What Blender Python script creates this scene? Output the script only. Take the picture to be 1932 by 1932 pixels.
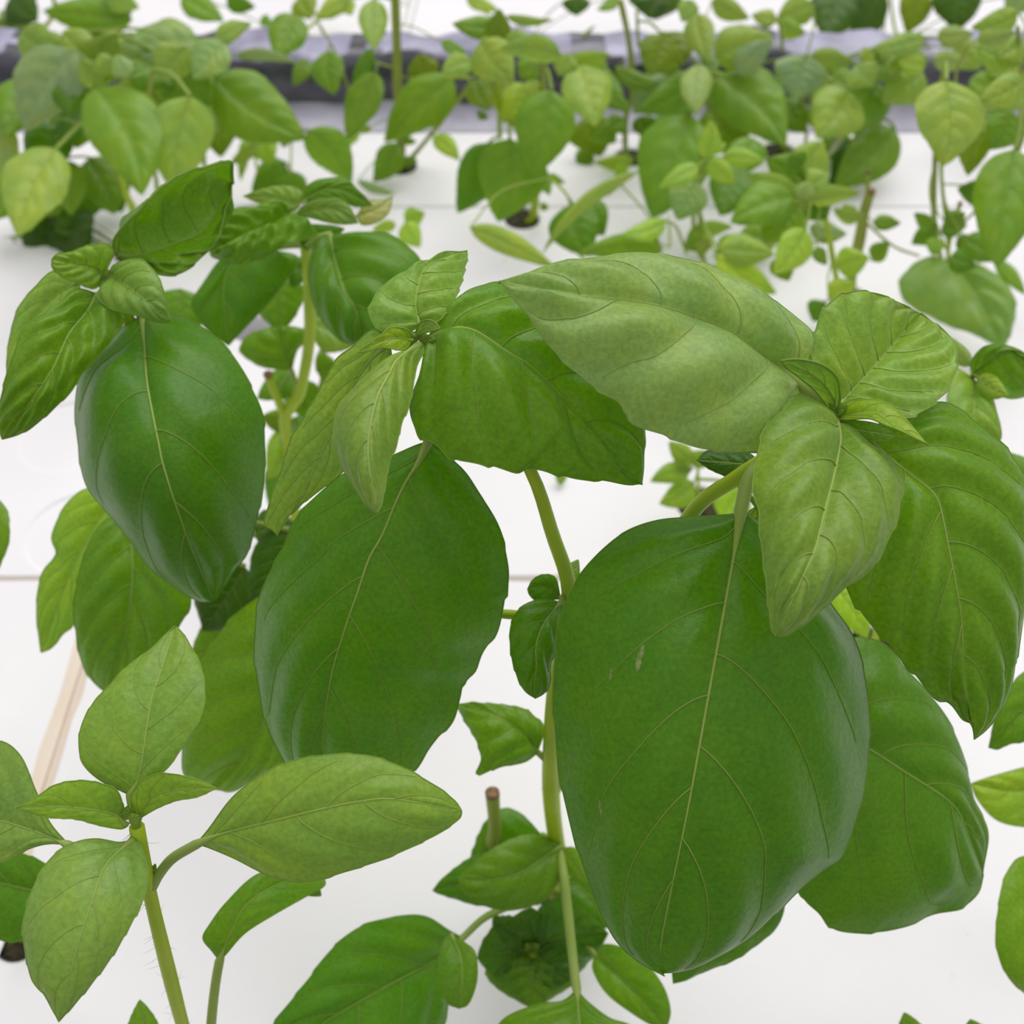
import bpy, bmesh, math, random
import numpy as np
from mathutils import Vector

for o in list(bpy.data.objects):
    bpy.data.objects.remove(o, do_unlink=True)
scene = bpy.context.scene
COL = scene.collection
random.seed(7)

# ------------------------------------------------------------------ camera
S = 0.42                       # camera height above the rafts in metres
F = 1932.0                     # focal length in pixels of a 1932 px frame
PITCH = math.radians(49.5)     # downward tilt
FW = np.array([0.0, math.cos(PITCH), -math.sin(PITCH)])
UP = np.array([0.0, math.sin(PITCH), math.cos(PITCH)])
RT = np.array([1.0, 0.0, 0.0])
CAM = np.array([0.0, 0.0, 1.0])

cam_data = bpy.data.cameras.new('camera')
cam = bpy.data.objects.new('camera', cam_data)
COL.objects.link(cam)
cam.location = (0, 0, S)
cam.rotation_euler = (math.pi / 2 - PITCH, 0, 0)
cam_data.sensor_width = 36.0
cam_data.lens = 36.0
cam_data.clip_start = 0.01
cam_data.dof.use_dof = True
cam_data.dof.focus_distance = 0.545 * S
cam_data.dof.aperture_fstop = 36.0 / 2.1
scene.camera = cam

# ------------------------------------------------------------------ light: even overcast daylight through a greenhouse roof
world = bpy.data.worlds.new('overcast_sky')
scene.world = world
world.use_nodes = True
wn, wl = world.node_tree.nodes, world.node_tree.links
wn.clear()
w_out = wn.new('ShaderNodeOutputWorld')
w_bg = wn.new('ShaderNodeBackground')
w_tc = wn.new('ShaderNodeTexCoord')
w_sep = wn.new('ShaderNodeSeparateXYZ')
w_mr = wn.new('ShaderNodeMapRange')
w_mr.inputs['From Min'].default_value = 0.0
w_mr.inputs['From Max'].default_value = 1.0
w_mr.inputs['To Min'].default_value = 0.42
w_mr.inputs['To Max'].default_value = 1.15
w_mix = wn.new('ShaderNodeVectorMath'); w_mix.operation = 'SCALE'
w_mix.inputs[0].default_value = (1.0, 0.985, 0.995)
wl.new(w_tc.outputs['Generated'], w_sep.inputs[0])
wl.new(w_sep.outputs['Z'], w_mr.inputs['Value'])
wl.new(w_mr.outputs[0], w_mix.inputs['Scale'])
wl.new(w_mix.outputs[0], w_bg.inputs['Color'])
w_bg.inputs['Strength'].default_value = 0.66
wl.new(w_bg.outputs[0], w_out.inputs['Surface'])

sun_data = bpy.data.lights.new('sun', 'SUN')
sun_data.energy = 2.0
sun_data.angle = math.radians(60)
sun_data.color = (1.0, 0.988, 0.98)
sun = bpy.data.objects.new('sun', sun_data)
COL.objects.link(sun)
sun.rotation_euler = (math.radians(-32), math.radians(14), 0)

scene.view_settings.view_transform = 'Standard'
scene.view_settings.look = 'None'
scene.view_settings.exposure = -0.03
scene.view_settings.gamma = 1.0
scene.view_settings.use_curve_mapping = False


# ------------------------------------------------------------------ helpers
def lin(c):
    return tuple(((x / 255.0) / 12.92 if x <= 10 else ((x / 255.0 + 0.055) / 1.055) ** 2.4) for x in c)


def at(u, v, d):
    a = (u - 966.0) / F
    b = (966.0 - v) / F
    return (CAM + d * (FW + a * RT + b * UP)) * S


def depth_at_Y(v, Y):
    b = (966.0 - v) / F
    return Y / (FW[1] + b * UP[1])


def ground(u, v):
    b = (966.0 - v) / F
    d = -1.0 / (FW[2] + b * UP[2])
    return at(u, v, d)


def ground_Y(v):
    return ground(966, v)[1] / S


def new_mat(name):
    m = bpy.data.materials.new(name)
    m.use_nodes = True
    nt = m.node_tree
    nt.nodes.clear()
    return m, nt.nodes, nt.links


def mesh_obj(name, verts, faces, mats, parent=None, mat_idx=None, origin=None, smooth=True):
    me = bpy.data.meshes.new(name)
    v = np.asarray(verts, dtype=float)
    if origin is not None:
        v = v - np.asarray(origin)
    me.from_pydata(v.tolist(), [], faces)
    for m in mats:
        me.materials.append(m)
    if mat_idx is not None:
        me.polygons.foreach_set('material_index', mat_idx)
    if smooth:
        me.polygons.foreach_set('use_smooth', [True] * len(me.polygons))
    me.update()
    o = bpy.data.objects.new(name, me)
    COL.objects.link(o)
    if parent is not None:
        o.parent = parent
    return o


def tag(o, label, cat, group=None, kind=None):
    o['label'] = label
    o['category'] = cat
    if group:
        o['group'] = group
    if kind:
        o['kind'] = kind
    return o


def catmull(pts, n):
    """n+1 samples along a Catmull-Rom curve through pts, even in arc length."""
    p = np.asarray(pts, dtype=float)
    if len(p) == 2:
        t = np.linspace(0, 1, n + 1)[:, None]
        return p[0] * (1 - t) + p[1] * t
    q = np.vstack([2 * p[0] - p[1], p, 2 * p[-1] - p[-2]])
    out = []
    m = 16
    for i in range(len(p) - 1):
        p0, p1, p2, p3 = q[i], q[i + 1], q[i + 2], q[i + 3]
        for k in range(m):
            t = k / m
            out.append(0.5 * ((2 * p1) + (-p0 + p2) * t + (2 * p0 - 5 * p1 + 4 * p2 - p3) * t * t
                              + (-p0 + 3 * p1 - 3 * p2 + p3) * t ** 3))
    out.append(p[-1])
    out = np.array(out)
    seg = np.linalg.norm(np.diff(out, axis=0), axis=1)
    cum = np.concatenate([[0], np.cumsum(seg)])
    tt = np.linspace(0, cum[-1], n + 1)
    return np.stack([np.interp(tt, cum, out[:, k]) for k in range(out.shape[1])], axis=1)


def tube_geo(path, radii, sides=8, cap=True):
    path = np.asarray(path, dtype=float)
    n = len(path)
    radii = np.broadcast_to(np.asarray(radii, dtype=float), (n,))
    tan = np.gradient(path, axis=0)
    tan /= (np.linalg.norm(tan, axis=1)[:, None] + 1e-12)
    ref = np.array([0.13, 0.31, 0.94]) if abs(tan[0] @ np.array([0, 0, 1.0])) < 0.9 else np.array([0.94, 0.3, 0.1])
    nrm = np.cross(tan[0], ref)
    nrm /= np.linalg.norm(nrm)
    verts, faces = [], []
    for i in range(n):
        nrm = nrm - tan[i] * (nrm @ tan[i])
        nrm /= (np.linalg.norm(nrm) + 1e-12)
        bi = np.cross(tan[i], nrm)
        for k in range(sides):
            a = 2 * math.pi * k / sides
            verts.append(path[i] + radii[i] * (math.cos(a) * nrm + math.sin(a) * bi))
    for i in range(n - 1):
        for k in range(sides):
            a, b = i * sides + k, i * sides + (k + 1) % sides
            faces.append((a, b, b + sides, a + sides))
    if cap:
        faces.append(tuple(range(sides))[::-1])
        faces.append(tuple((n - 1) * sides + k for k in range(sides)))
    return verts, faces


# ------------------------------------------------------------------ materials
def leaf_material():
    m, N, L = new_mat('leaf_surface')
    out = N.new('ShaderNodeOutputMaterial')
    info = N.new('ShaderNodeObjectInfo')
    tc = N.new('ShaderNodeTexCoord')
    n1 = N.new('ShaderNodeTexNoise'); n1.inputs['Scale'].default_value = 70; n1.inputs['Detail'].default_value = 5
    n2 = N.new('ShaderNodeTexNoise'); n2.inputs['Scale'].default_value = 900; n2.inputs['Detail'].default_value = 3
    n3 = N.new('ShaderNodeTexNoise'); n3.inputs['Scale'].default_value = 1900; n3.inputs['Detail'].default_value = 2
    for n in (n1, n2, n3):
        L.new(tc.outputs['Object'], n.inputs['Vector'])
    # large soft mottling between a slightly yellower and a slightly bluer green
    r1 = N.new('ShaderNodeMapRange'); r1.inputs['From Min'].default_value = 0.35; r1.inputs['From Max'].default_value = 0.68
    L.new(n1.outputs['Fac'], r1.inputs['Value'])
    yel = N.new('ShaderNodeMix'); yel.data_type = 'RGBA'; yel.blend_type = 'MULTIPLY'
    yel.inputs['Factor'].default_value = 1.0
    yel.inputs['B'].default_value = (1.28, 1.10, 0.75, 1)
    L.new(info.outputs['Color'], yel.inputs['A'])
    mot = N.new('ShaderNodeMix'); mot.data_type = 'RGBA'
    L.new(r1.outputs[0], mot.inputs['Factor'])
    L.new(info.outputs['Color'], mot.inputs['A'])
    L.new(yel.outputs['Result'], mot.inputs['B'])
    # fine cell grain
    r2 = N.new('ShaderNodeMapRange'); r2.inputs['From Min'].default_value = 0.3; r2.inputs['From Max'].default_value = 0.7
    r2.inputs['To Min'].default_value = 0.86; r2.inputs['To Max'].default_value = 1.14
    L.new(n2.outputs['Fac'], r2.inputs['Value'])
    fine = N.new('ShaderNodeVectorMath'); fine.operation = 'SCALE'
    L.new(mot.outputs['Result'], fine.inputs[0]); L.new(r2.outputs[0], fine.inputs['Scale'])
    bump = N.new('ShaderNodeBump'); bump.inputs['Strength'].default_value = 0.22; bump.inputs['Distance'].default_value = 0.0004
    L.new(n3.outputs['Fac'], bump.inputs['Height'])
    bump2 = N.new('ShaderNodeBump'); bump2.inputs['Strength'].default_value = 0.30; bump2.inputs['Distance'].default_value = 0.0012
    n4 = N.new('ShaderNodeTexNoise'); n4.inputs['Scale'].default_value = 190; n4.inputs['Detail'].default_value = 3
    L.new(tc.outputs['Object'], n4.inputs['Vector'])
    L.new(n4.outputs['Fac'], bump2.inputs['Height'])
    L.new(bump.outputs[0], bump2.inputs['Normal'])
    pr = N.new('ShaderNodeBsdfPrincipled')
    pr.inputs['Roughness'].default_value = 0.33
    pr.inputs['Specular IOR Level'].default_value = 0.38
    pr.inputs['Sheen Weight'].default_value = 0.10
    pr.inputs['Sheen Roughness'].default_value = 0.45
    L.new(fine.outputs[0], pr.inputs['Base Color'])
    L.new(bump2.outputs[0], pr.inputs['Normal'])
    tr = N.new('ShaderNodeBsdfTranslucent')
    tcol = N.new('ShaderNodeMix'); tcol.data_type = 'RGBA'; tcol.blend_type = 'MULTIPLY'
    tcol.inputs['Factor'].default_value = 1.0
    tcol.inputs['B'].default_value = (1.45, 1.50, 0.45, 1)
    L.new(fine.outputs[0], tcol.inputs['A'])
    L.new(tcol.outputs['Result'], tr.inputs['Color'])
    mix = N.new('ShaderNodeMixShader'); mix.inputs[0].default_value = 0.34
    L.new(pr.outputs[0], mix.inputs[1]); L.new(tr.outputs[0], mix.inputs[2])
    L.new(mix.outputs[0], out.inputs['Surface'])
    return m


def soft_plant_material(name, c1, c2, rough=0.45, trans=0.15, scale=60):
    m, N, L = new_mat(name)
    out = N.new('ShaderNodeOutputMaterial')
    tc = N.new('ShaderNodeTexCoord')
    n1 = N.new('ShaderNodeTexNoise'); n1.inputs['Scale'].default_value = scale; n1.inputs['Detail'].default_value = 4
    L.new(tc.outputs['Object'], n1.inputs['Vector'])
    rp = N.new('ShaderNodeValToRGB')
    rp.color_ramp.elements[0].position = 0.35; rp.color_ramp.elements[0].color = (*lin(c1), 1)
    rp.color_ramp.elements[1].position = 0.65; rp.color_ramp.elements[1].color = (*lin(c2), 1)
    L.new(n1.outputs['Fac'], rp.inputs['Fac'])
    pr = N.new('ShaderNodeBsdfPrincipled'); pr.inputs['Roughness'].default_value = rough
    L.new(rp.outputs['Color'], pr.inputs['Base Color'])
    tr = N.new('ShaderNodeBsdfTranslucent'); L.new(rp.outputs['Color'], tr.inputs['Color'])
    mix = N.new('ShaderNodeMixShader'); mix.inputs[0].default_value = trans
    L.new(pr.outputs[0], mix.inputs[1]); L.new(tr.outputs[0], mix.inputs[2])
    L.new(mix.outputs[0], out.inputs['Surface'])
    return m


def foam_material(name, base, warm, specks=True):
    m, N, L = new_mat(name)
    out = N.new('ShaderNodeOutputMaterial')
    tc = N.new('ShaderNodeTexCoord')
    n1 = N.new('ShaderNodeTexNoise'); n1.inputs['Scale'].default_value = 7; n1.inputs['Detail'].default_value = 5
    n2 = N.new('ShaderNodeTexVoronoi'); n2.inputs['Scale'].default_value = 420
    n3 = N.new('ShaderNodeTexNoise'); n3.inputs['Scale'].default_value = 120; n3.inputs['Detail'].default_value = 2
    n5 = N.new('ShaderNodeTexNoise'); n5.inputs['Scale'].default_value = 11; n5.inputs['Detail'].default_value = 1
    for n in (n1, n2, n3, n5):
        L.new(tc.outputs['Object'], n.inputs['Vector'])
    rp = N.new('ShaderNodeValToRGB')
    rp.color_ramp.elements[0].position = 0.30; rp.color_ramp.elements[0].color = (*lin(warm), 1)
    rp.color_ramp.elements[1].position = 0.62; rp.color_ramp.elements[1].color = (*lin(base), 1)
    L.new(n1.outputs['Fac'], rp.inputs['Fac'])
    col = rp.outputs['Color']
    if specks:                                     # sparse grey grit
        a = N.new('ShaderNodeMapRange'); a.inputs['From Min'].default_value = 0.70; a.inputs['From Max'].default_value = 0.76
        L.new(n3.outputs['Fac'], a.inputs['Value'])
        b = N.new('ShaderNodeMapRange'); b.inputs['From Min'].default_value = 0.52; b.inputs['From Max'].default_value = 0.62
        L.new(n5.outputs['Fac'], b.inputs['Value'])
        mu = N.new('ShaderNodeMath'); mu.operation = 'MULTIPLY'
        L.new(a.outputs[0], mu.inputs[0]); L.new(b.outputs[0], mu.inputs[1])
        mu2 = N.new('ShaderNodeMath'); mu2.operation = 'MULTIPLY'; mu2.inputs[1].default_value = 0.55
        L.new(mu.outputs[0], mu2.inputs[0])
        mx = N.new('ShaderNodeMix'); mx.data_type = 'RGBA'
        mx.inputs['B'].default_value = (*lin((150, 143, 138)), 1)
        L.new(mu2.outputs[0], mx.inputs['Factor']); L.new(col, mx.inputs['A'])
        col = mx.outputs['Result']
    bump = N.new('ShaderNodeBump'); bump.inputs['Strength'].default_value = 0.10; bump.inputs['Distance'].default_value = 0.0006
    L.new(n2.outputs['Distance'], bump.inputs['Height'])
    pr = N.new('ShaderNodeBsdfPrincipled'); pr.inputs['Roughness'].default_value = 0.55
    pr.inputs['Specular IOR Level'].default_value = 0.4
    L.new(col, pr.inputs['Base Color']); L.new(bump.outputs[0], pr.inputs['Normal'])
    L.new(pr.outputs[0], out.inputs['Surface'])
    return m


def liner_material():
    m, N, L = new_mat('black_plastic_film')
    out = N.new('ShaderNodeOutputMaterial')
    tc = N.new('ShaderNodeTexCoord')
    mp = N.new('ShaderNodeMapping'); mp.inputs['Scale'].default_value = (9, 26, 26)
    L.new(tc.outputs['Object'], mp.inputs['Vector'])
    n1 = N.new('ShaderNodeTexNoise'); n1.inputs['Scale'].default_value = 1.6; n1.inputs['Detail'].default_value = 5
    n1.inputs['Distortion'].default_value = 0.6
    L.new(mp.outputs[0], n1.inputs['Vector'])
    bump = N.new('ShaderNodeBump'); bump.inputs['Strength'].default_value = 0.5; bump.inputs['Distance'].default_value = 0.006
    L.new(n1.outputs['Fac'], bump.inputs['Height'])
    rp = N.new('ShaderNodeValToRGB')
    rp.color_ramp.elements[0].position = 0.35; rp.color_ramp.elements[0].color = (*lin((34, 33, 44)), 1)
    rp.color_ramp.elements[1].position = 0.70; rp.color_ramp.elements[1].color = (*lin((92, 90, 108)), 1)
    L.new(n1.outputs['Fac'], rp.inputs['Fac'])
    pr = N.new('ShaderNodeBsdfPrincipled'); pr.inputs['Roughness'].default_value = 0.30
    pr.inputs['Specular IOR Level'].default_value = 0.9
    L.new(rp.outputs['Color'], pr.inputs['Base Color']); L.new(bump.outputs[0], pr.inputs['Normal'])
    L.new(pr.outputs[0], out.inputs['Surface'])
    return m


def vein_material(name, pale, fac):
    m, N, L = new_mat(name)
    out = N.new('ShaderNodeOutputMaterial')
    info = N.new('ShaderNodeObjectInfo')
    mx = N.new('ShaderNodeMix'); mx.data_type = 'RGBA'; mx.inputs['Factor'].default_value = fac
    mx.inputs['B'].default_value = (*lin(pale), 1)
    L.new(info.outputs['Color'], mx.inputs['A'])
    pr = N.new('ShaderNodeBsdfPrincipled'); pr.inputs['Roughness'].default_value = 0.5
    pr.inputs['Specular IOR Level'].default_value = 0.25
    L.new(mx.outputs['Result'], pr.inputs['Base Color'])
    tr = N.new('ShaderNodeBsdfTranslucent'); L.new(mx.outputs['Result'], tr.inputs['Color'])
    mix = N.new('ShaderNodeMixShader'); mix.inputs[0].default_value = 0.3
    L.new(pr.outputs[0], mix.inputs[1]); L.new(tr.outputs[0], mix.inputs[2])
    L.new(mix.outputs[0], out.inputs['Surface'])
    return m


M_LEAF = leaf_material()
M_VEIN = vein_material('leaf_vein', (190, 206, 108), 0.52)
M_RIM = vein_material('leaf_rim', (160, 190, 80), 0.5)
M_STEM = soft_plant_material('green_stem', (168, 196, 18), (182, 206, 38), 0.5, 0.12)
M_MIDRIB = soft_plant_material('pale_midrib', (150, 176, 74), (164, 186, 92), 0.5, 0.15)
M_YSTEM = soft_plant_material('yellow_green_stem', (150, 168, 52), (166, 178, 70), 0.5, 0.12)
M_WOOD = soft_plant_material('dried_cut', (112, 84, 56), (150, 120, 84), 0.8, 0.0, 500)
M_HAIR = soft_plant_material('stem_hair', (175, 185, 165), (200, 205, 190), 0.5, 0.3)
M_FOAM = foam_material('white_foam', (246, 243, 246), (238, 235, 238))
M_EDGE = foam_material('aged_foam_edge', (240, 226, 212), (226, 208, 190), False)
M_FILM = liner_material()
M_GREYLEDGE = soft_plant_material('grey_film_ledge', (158, 155, 172), (182, 179, 194), 0.35, 0.0, 30)
M_SCAR = soft_plant_material('dried_leaf_scar', (120, 146, 70), (158, 168, 104), 0.8, 0.2, 900)
M_TOPSHEEN = soft_plant_material('film_top_sky_sheen', (130, 127, 152), (180, 177, 202), 0.32, 0.0, 26)  # same black film; sky reflection on its top put into the base colour
M_PLUG = soft_plant_material('dark_growing_plug', (40, 34, 24), (78, 72, 44), 0.9, 0.0, 700)
M_POT = soft_plant_material('black_net_pot', (22, 21, 20), (34, 33, 30), 0.6, 0.0, 80)
M_WATER = soft_plant_material('dark_water', (28, 32, 26), (36, 40, 32), 0.15, 0.0, 5)

TONES = {
    'deep': (62, 116, 9), 'mid': (80, 132, 22), 'pale': (103, 149, 66), 'young': (124, 160, 38), 'waxy': (116, 156, 94),
    'dark': (44, 86, 8), 'olive': (92, 124, 12), 'bright': (126, 168, 46), 'sage': (98, 143, 78),
    'grey': (150, 160, 122), 'soft': (106, 154, 52),
}


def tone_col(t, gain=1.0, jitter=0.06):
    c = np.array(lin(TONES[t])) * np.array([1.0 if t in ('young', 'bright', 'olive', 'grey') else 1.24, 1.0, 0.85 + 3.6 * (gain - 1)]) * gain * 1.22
    if gain > 1:                                   # back rows: haze and stronger light painted into the leaf colour
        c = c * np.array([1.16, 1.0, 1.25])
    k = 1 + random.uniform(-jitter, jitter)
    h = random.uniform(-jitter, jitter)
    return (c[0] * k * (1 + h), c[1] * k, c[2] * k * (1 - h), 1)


# ------------------------------------------------------------------ leaf builder
class Surf:
    def __init__(self, M, L, R, bulge=(0.10, 0.10), quilt=0.03, nv=5, sweep=0.38, wave=0.012, teeth=9, tooth=0.012,
                 seed=0, flip=False, crumple=0.0):
        self.crumple = crumple
        self.M, self.L, self.R = [np.asarray(x, float) for x in (M, L, R)]
        n = len(self.M)
        self.n = n
        t = np.linspace(0, 1, n)
        self.t = t
        rnd = random.Random(seed)
        self.ph = rnd.uniform(0, 6.28)
        self.wL = np.linalg.norm(self.L - self.M, axis=1)
        self.wR = np.linalg.norm(self.R - self.M, axis=1)
        self.w = max(self.wL.max(), self.wR.max(), 1e-5)
        if tooth > 0:
            for E in (self.L, self.R):
                o = E - self.M
                o /= (np.linalg.norm(o, axis=1)[:, None] + 1e-9)
                saw = ((t * teeth + rnd.random()) % 1.0) ** 2.2
                env = np.clip((t - 0.15) / 0.2, 0, 1) * np.clip((1 - t) / 0.08, 0, 1)
                E += o * (saw * env * tooth * 1.8 * self.w)[:, None]
        tan = np.gradient(self.M, axis=0)
        nr = np.cross(self.R - self.L, tan)
        ln = np.linalg.norm(nr, axis=1)
        avg = nr.sum(axis=0)
        avg /= (np.linalg.norm(avg) + 1e-12)
        nr = nr / (ln[:, None] + 1e-12)
        wt = np.clip(ln / (ln.max() * 0.2 + 1e-12), 0, 1)[:, None]
        nr = nr * wt + avg * (1 - wt)
        k = 9
        pad = np.vstack([np.repeat(nr[:1], k, 0), nr, np.repeat(nr[-1:], k, 0)])
        ker = np.ones(2 * k + 1) / (2 * k + 1)
        nr = np.stack([np.convolve(pad[:, i], ker, 'valid') for i in range(3)], 1)
        nr /= (np.linalg.norm(nr, axis=1)[:, None] + 1e-12)
        cen = self.M.mean(axis=0)
        if (nr.mean(axis=0) @ (CAM * S - cen)) < 0:
            nr = -nr
        if flip:
            nr = -nr
        self.N = nr
        self.bulge, self.quilt, self.nv, self.sweep, self.wave = bulge, quilt, nv, sweep, wave

    def _i(self, A, t):
        x = np.clip(t, 0, 1) * (self.n - 1)
        i = np.minimum(x.astype(int), self.n - 2)
        f = (x - i)[..., None]
        return A[i] * (1 - f) + A[i + 1] * f

    def off(self, side):
        return 0.0 if side < 0 else 0.45

    def ev(self, t, q, side, lift=0.0):
        t = np.asarray(t, float); q = np.asarray(q, float)
        m = self._i(self.M, t)
        e = self._i(self.L if side < 0 else self.R, t)
        N = self._i(self.N, t)
        H = np.linalg.norm(e - m, axis=-1)
        p = m + (e - m) * q[..., None]
        bl = self.bulge[0] if side < 0 else self.bulge[1]
        z = bl * H * 4 * q * (1 - q)
        ph = (t - self.sweep * q ** 1.25) * self.nv + self.off(side)
        fr = ph - np.floor(ph)
        bump = np.abs(np.sin(np.pi * fr)) ** 1.4
        env = np.minimum(1, q * 3.0) * (1 - q ** 4) * np.clip(np.sin(np.pi * np.clip(t, 0, 1)) * 2, 0, 1)
        z = z + self.quilt * 1.7 * self.w * bump * env
        if self.crumple > 0:
            z = z + self.crumple * self.w * (np.sin(t * 13 + q * 4 * side + self.ph) * np.sin(q * 6 + t * 4 + self.ph * 2) + 0.3 * np.sin(t * 23 - q * 8 * side)) * np.minimum(1, q * 3) * np.clip(np.sin(np.pi * t) * 2, 0, 1)
        z = z - 0.5 * self.quilt * self.w * np.exp(-(q / 0.07) ** 2) * np.clip(np.sin(np.pi * t) * 2, 0, 1)
        z = z + self.wave * self.w * (q ** 3) * np.sin(t * 17 + self.ph + side)
        z = z + 0.015 * self.w * np.sin(t * 9 + q * 5 * side + self.ph) * q
        return p + N * (z + lift)[..., None]

    def grid(self, nt, ns):
        T = np.linspace(0, 1, nt + 1)
        Q = np.linspace(0, 1, ns + 1)
        rows = []
        tt = np.repeat(T, ns)
        left = self.ev(tt, np.tile(Q[:0:-1], nt + 1), -1).reshape(nt + 1, ns, 3)
        midp = self.ev(T, np.zeros(nt + 1), -1)[:, None, :]
        right = self.ev(tt, np.tile(Q[1:], nt + 1), 1).reshape(nt + 1, ns, 3)
        G = np.concatenate([left, midp, right], axis=1)
        W = 2 * ns + 1
        v = G.reshape(-1, 3)
        a = (np.arange(nt)[:, None] * W + np.arange(W - 1)[None, :]).ravel()
        f = np.stack([a, a + 1, a + W + 1, a + W], 1)
        return v, f, G


def build_leaf(surf, parent, origin, tone, nt=28, ns=8, hero=False, vein_w=0.0, rim_w=0.0, petiole=None, pet_r=0.0011,
               name='leaf', gain=1.0):
    v, f, G = surf.grid(nt, ns)
    verts = list(v)
    faces = [tuple(int(x) for x in r) for r in f]
    idx = [0] * len(faces)

    def add(geo, mi):
        gv, gf = geo
        k = len(verts)
        verts.extend(gv)
        faces.extend([tuple(i + k for i in q) for q in gf])
        idx.extend([mi] * len(gf))

    if vein_w > 0:
        for side in (-1, 1):
            for k in range(-1, surf.nv):
                t0 = (k - surf.off(side)) / surf.nv
                q = np.linspace(0.0, 0.88, 22)
                tv = t0 + surf.sweep * q ** 1.25 + 0.007 * np.sin(q * 13 + k * 2.1 + side) * q
                ok = (tv > 0.015) & (tv < 0.97)
                if t0 < -0.02 or ok.sum() < 8:
                    continue
                q, tv = q[ok], tv[ok]
                path = surf.ev(tv, q, side, lift=vein_w * 0.7)
                add(tube_geo(path, np.linspace(vein_w, vein_w * 0.35, len(q)), 5, False), 1)
    if rim_w > 0:
        for j in (0, 2 * ns):
            add(tube_geo(G[:, j, :], rim_w, 5, False), 2)
    if not hero and vein_w > 0:
        T = np.linspace(0, 0.95, 16)
        add(tube_geo(surf.ev(T, np.zeros(16), -1, lift=vein_w * 0.2), np.linspace(vein_w * 2.0, vein_w * 0.6, 16), 5, False), 1)
        if petiole is not None:
            add(tube_geo(petiole, pet_r, 6, False), 1)
    o = mesh_obj(name, verts, faces, [M_LEAF, M_VEIN, M_RIM], parent, idx, origin)
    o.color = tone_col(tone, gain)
    if hero:
        T = np.linspace(0, 0.965, 40)
        path = surf.ev(T, np.zeros(40), -1, lift=vein_w * 0.2)
        rad = np.interp(T, [0, 0.1, 1], [max(pet_r, vein_w * 1.6), vein_w * 2.0, vein_w * 0.6])
        if petiole is not None:
            pt = np.asarray(petiole)[:-1]
            path = np.vstack([pt, path])
            rad = np.concatenate([np.linspace(pet_r * 1.15, rad[0], len(pt)), rad])
        gv, gf = tube_geo(path, rad, 8)
        mr = mesh_obj('midrib', gv, gf, [M_MIDRIB], o, None, origin)
        mr['label'] = 'pale green midrib and leaf stalk'
    return o


def plant(name, label, base_px, group=None, hole=True, base_xyz=None):
    b = ground(*base_px) if base_xyz is None else np.array(base_xyz)
    e = bpy.data.objects.new(name, None)
    COL.objects.link(e)
    e.empty_display_size = 0.01
    e.location = b.tolist()
    tag(e, label, 'plant', group)
    return {'o': e, 'b': b, 'stems': [], 'Y': b[1] / S, 'px': base_px}


def stem(pl, pts, r0, r1, mat=None, n=26, name='stem', cut=False, sides=10):
    """pts: (u, v, d) triples or world points; radii in metres."""
    P = [at(*p) if not isinstance(p, np.ndarray) else p for p in pts]
    path = catmull(P, n)
    t = np.linspace(0, 1, n + 1)
    rad = np.linspace(r0, r1, n + 1) * (1 + 0.05 * np.sin(t * 19 + r0 * 9e4))
    gv, gf = tube_geo(path, rad, sides)
    o = mesh_obj(name, gv, gf, [mat or M_STEM], pl['o'], None, pl['b'])
    if cut:
        dirv = path[-1] - path[-2]
        dirv /= np.linalg.norm(dirv)
        gv, gf = tube_geo([path[-1] - dirv * 0.0012, path[-1] + dirv * 0.0005, path[-1] + dirv * 0.0009],
                          [rad[-1] * 1.04, rad[-1] * 1.04, rad[-1] * 0.6], sides)
        c = mesh_obj('cut_end', gv, gf, [M_WOOD], o, None, pl['b'])
        c['label'] = 'brown dried cut end'
    pl['stems'].append(path)
    return o


HSEED = [100]
LAST = [None]


def scar(leaf, pl, surf, side, px, length, width, ang, seed):
    """A thin dried scratch lying on a leaf, centred where the pixel ray meets it."""
    T, Q = np.meshgrid(np.linspace(.02, .98, 90), np.linspace(.02, .98, 60), indexing='ij')
    P = surf.ev(T.ravel(), Q.ravel(), side) / S - CAM
    z = P @ FW
    uu = 966 + F * (P @ RT) / z
    vv = 966 - F * (P @ UP) / z
    i = int(((uu - px[0]) ** 2 + (vv - px[1]) ** 2).argmin())
    t0, q0 = T.ravel()[i], Q.ravel()[i]
    rn = random.Random(seed)
    n = 14
    v, f = [], []
    for k in range(n + 1):
        x = k / n - .5
        hw = width * (1 - (2 * x) ** 2) ** .6 * rn.uniform(.5, 1.0)
        for j in (-1, 0, 1):
            a = length * x
            b = hw * j
            v.append(surf.ev(np.array([t0 + a * math.cos(ang) - b * math.sin(ang)]), np.array([q0 + a * math.sin(ang) + b * math.cos(ang)]), side, lift=.00012 if j == 0 else .00006)[0])
    for k in range(n):
        for j in range(2):
            a = k * 3 + j
            f.append((a, a + 1, a + 4, a + 3))
    o = mesh_obj('leaf_scar', v, f, [M_SCAR], leaf, None, pl['b'])
    o['label'] = 'pale dried scratch on the leaf'
    return o




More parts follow.
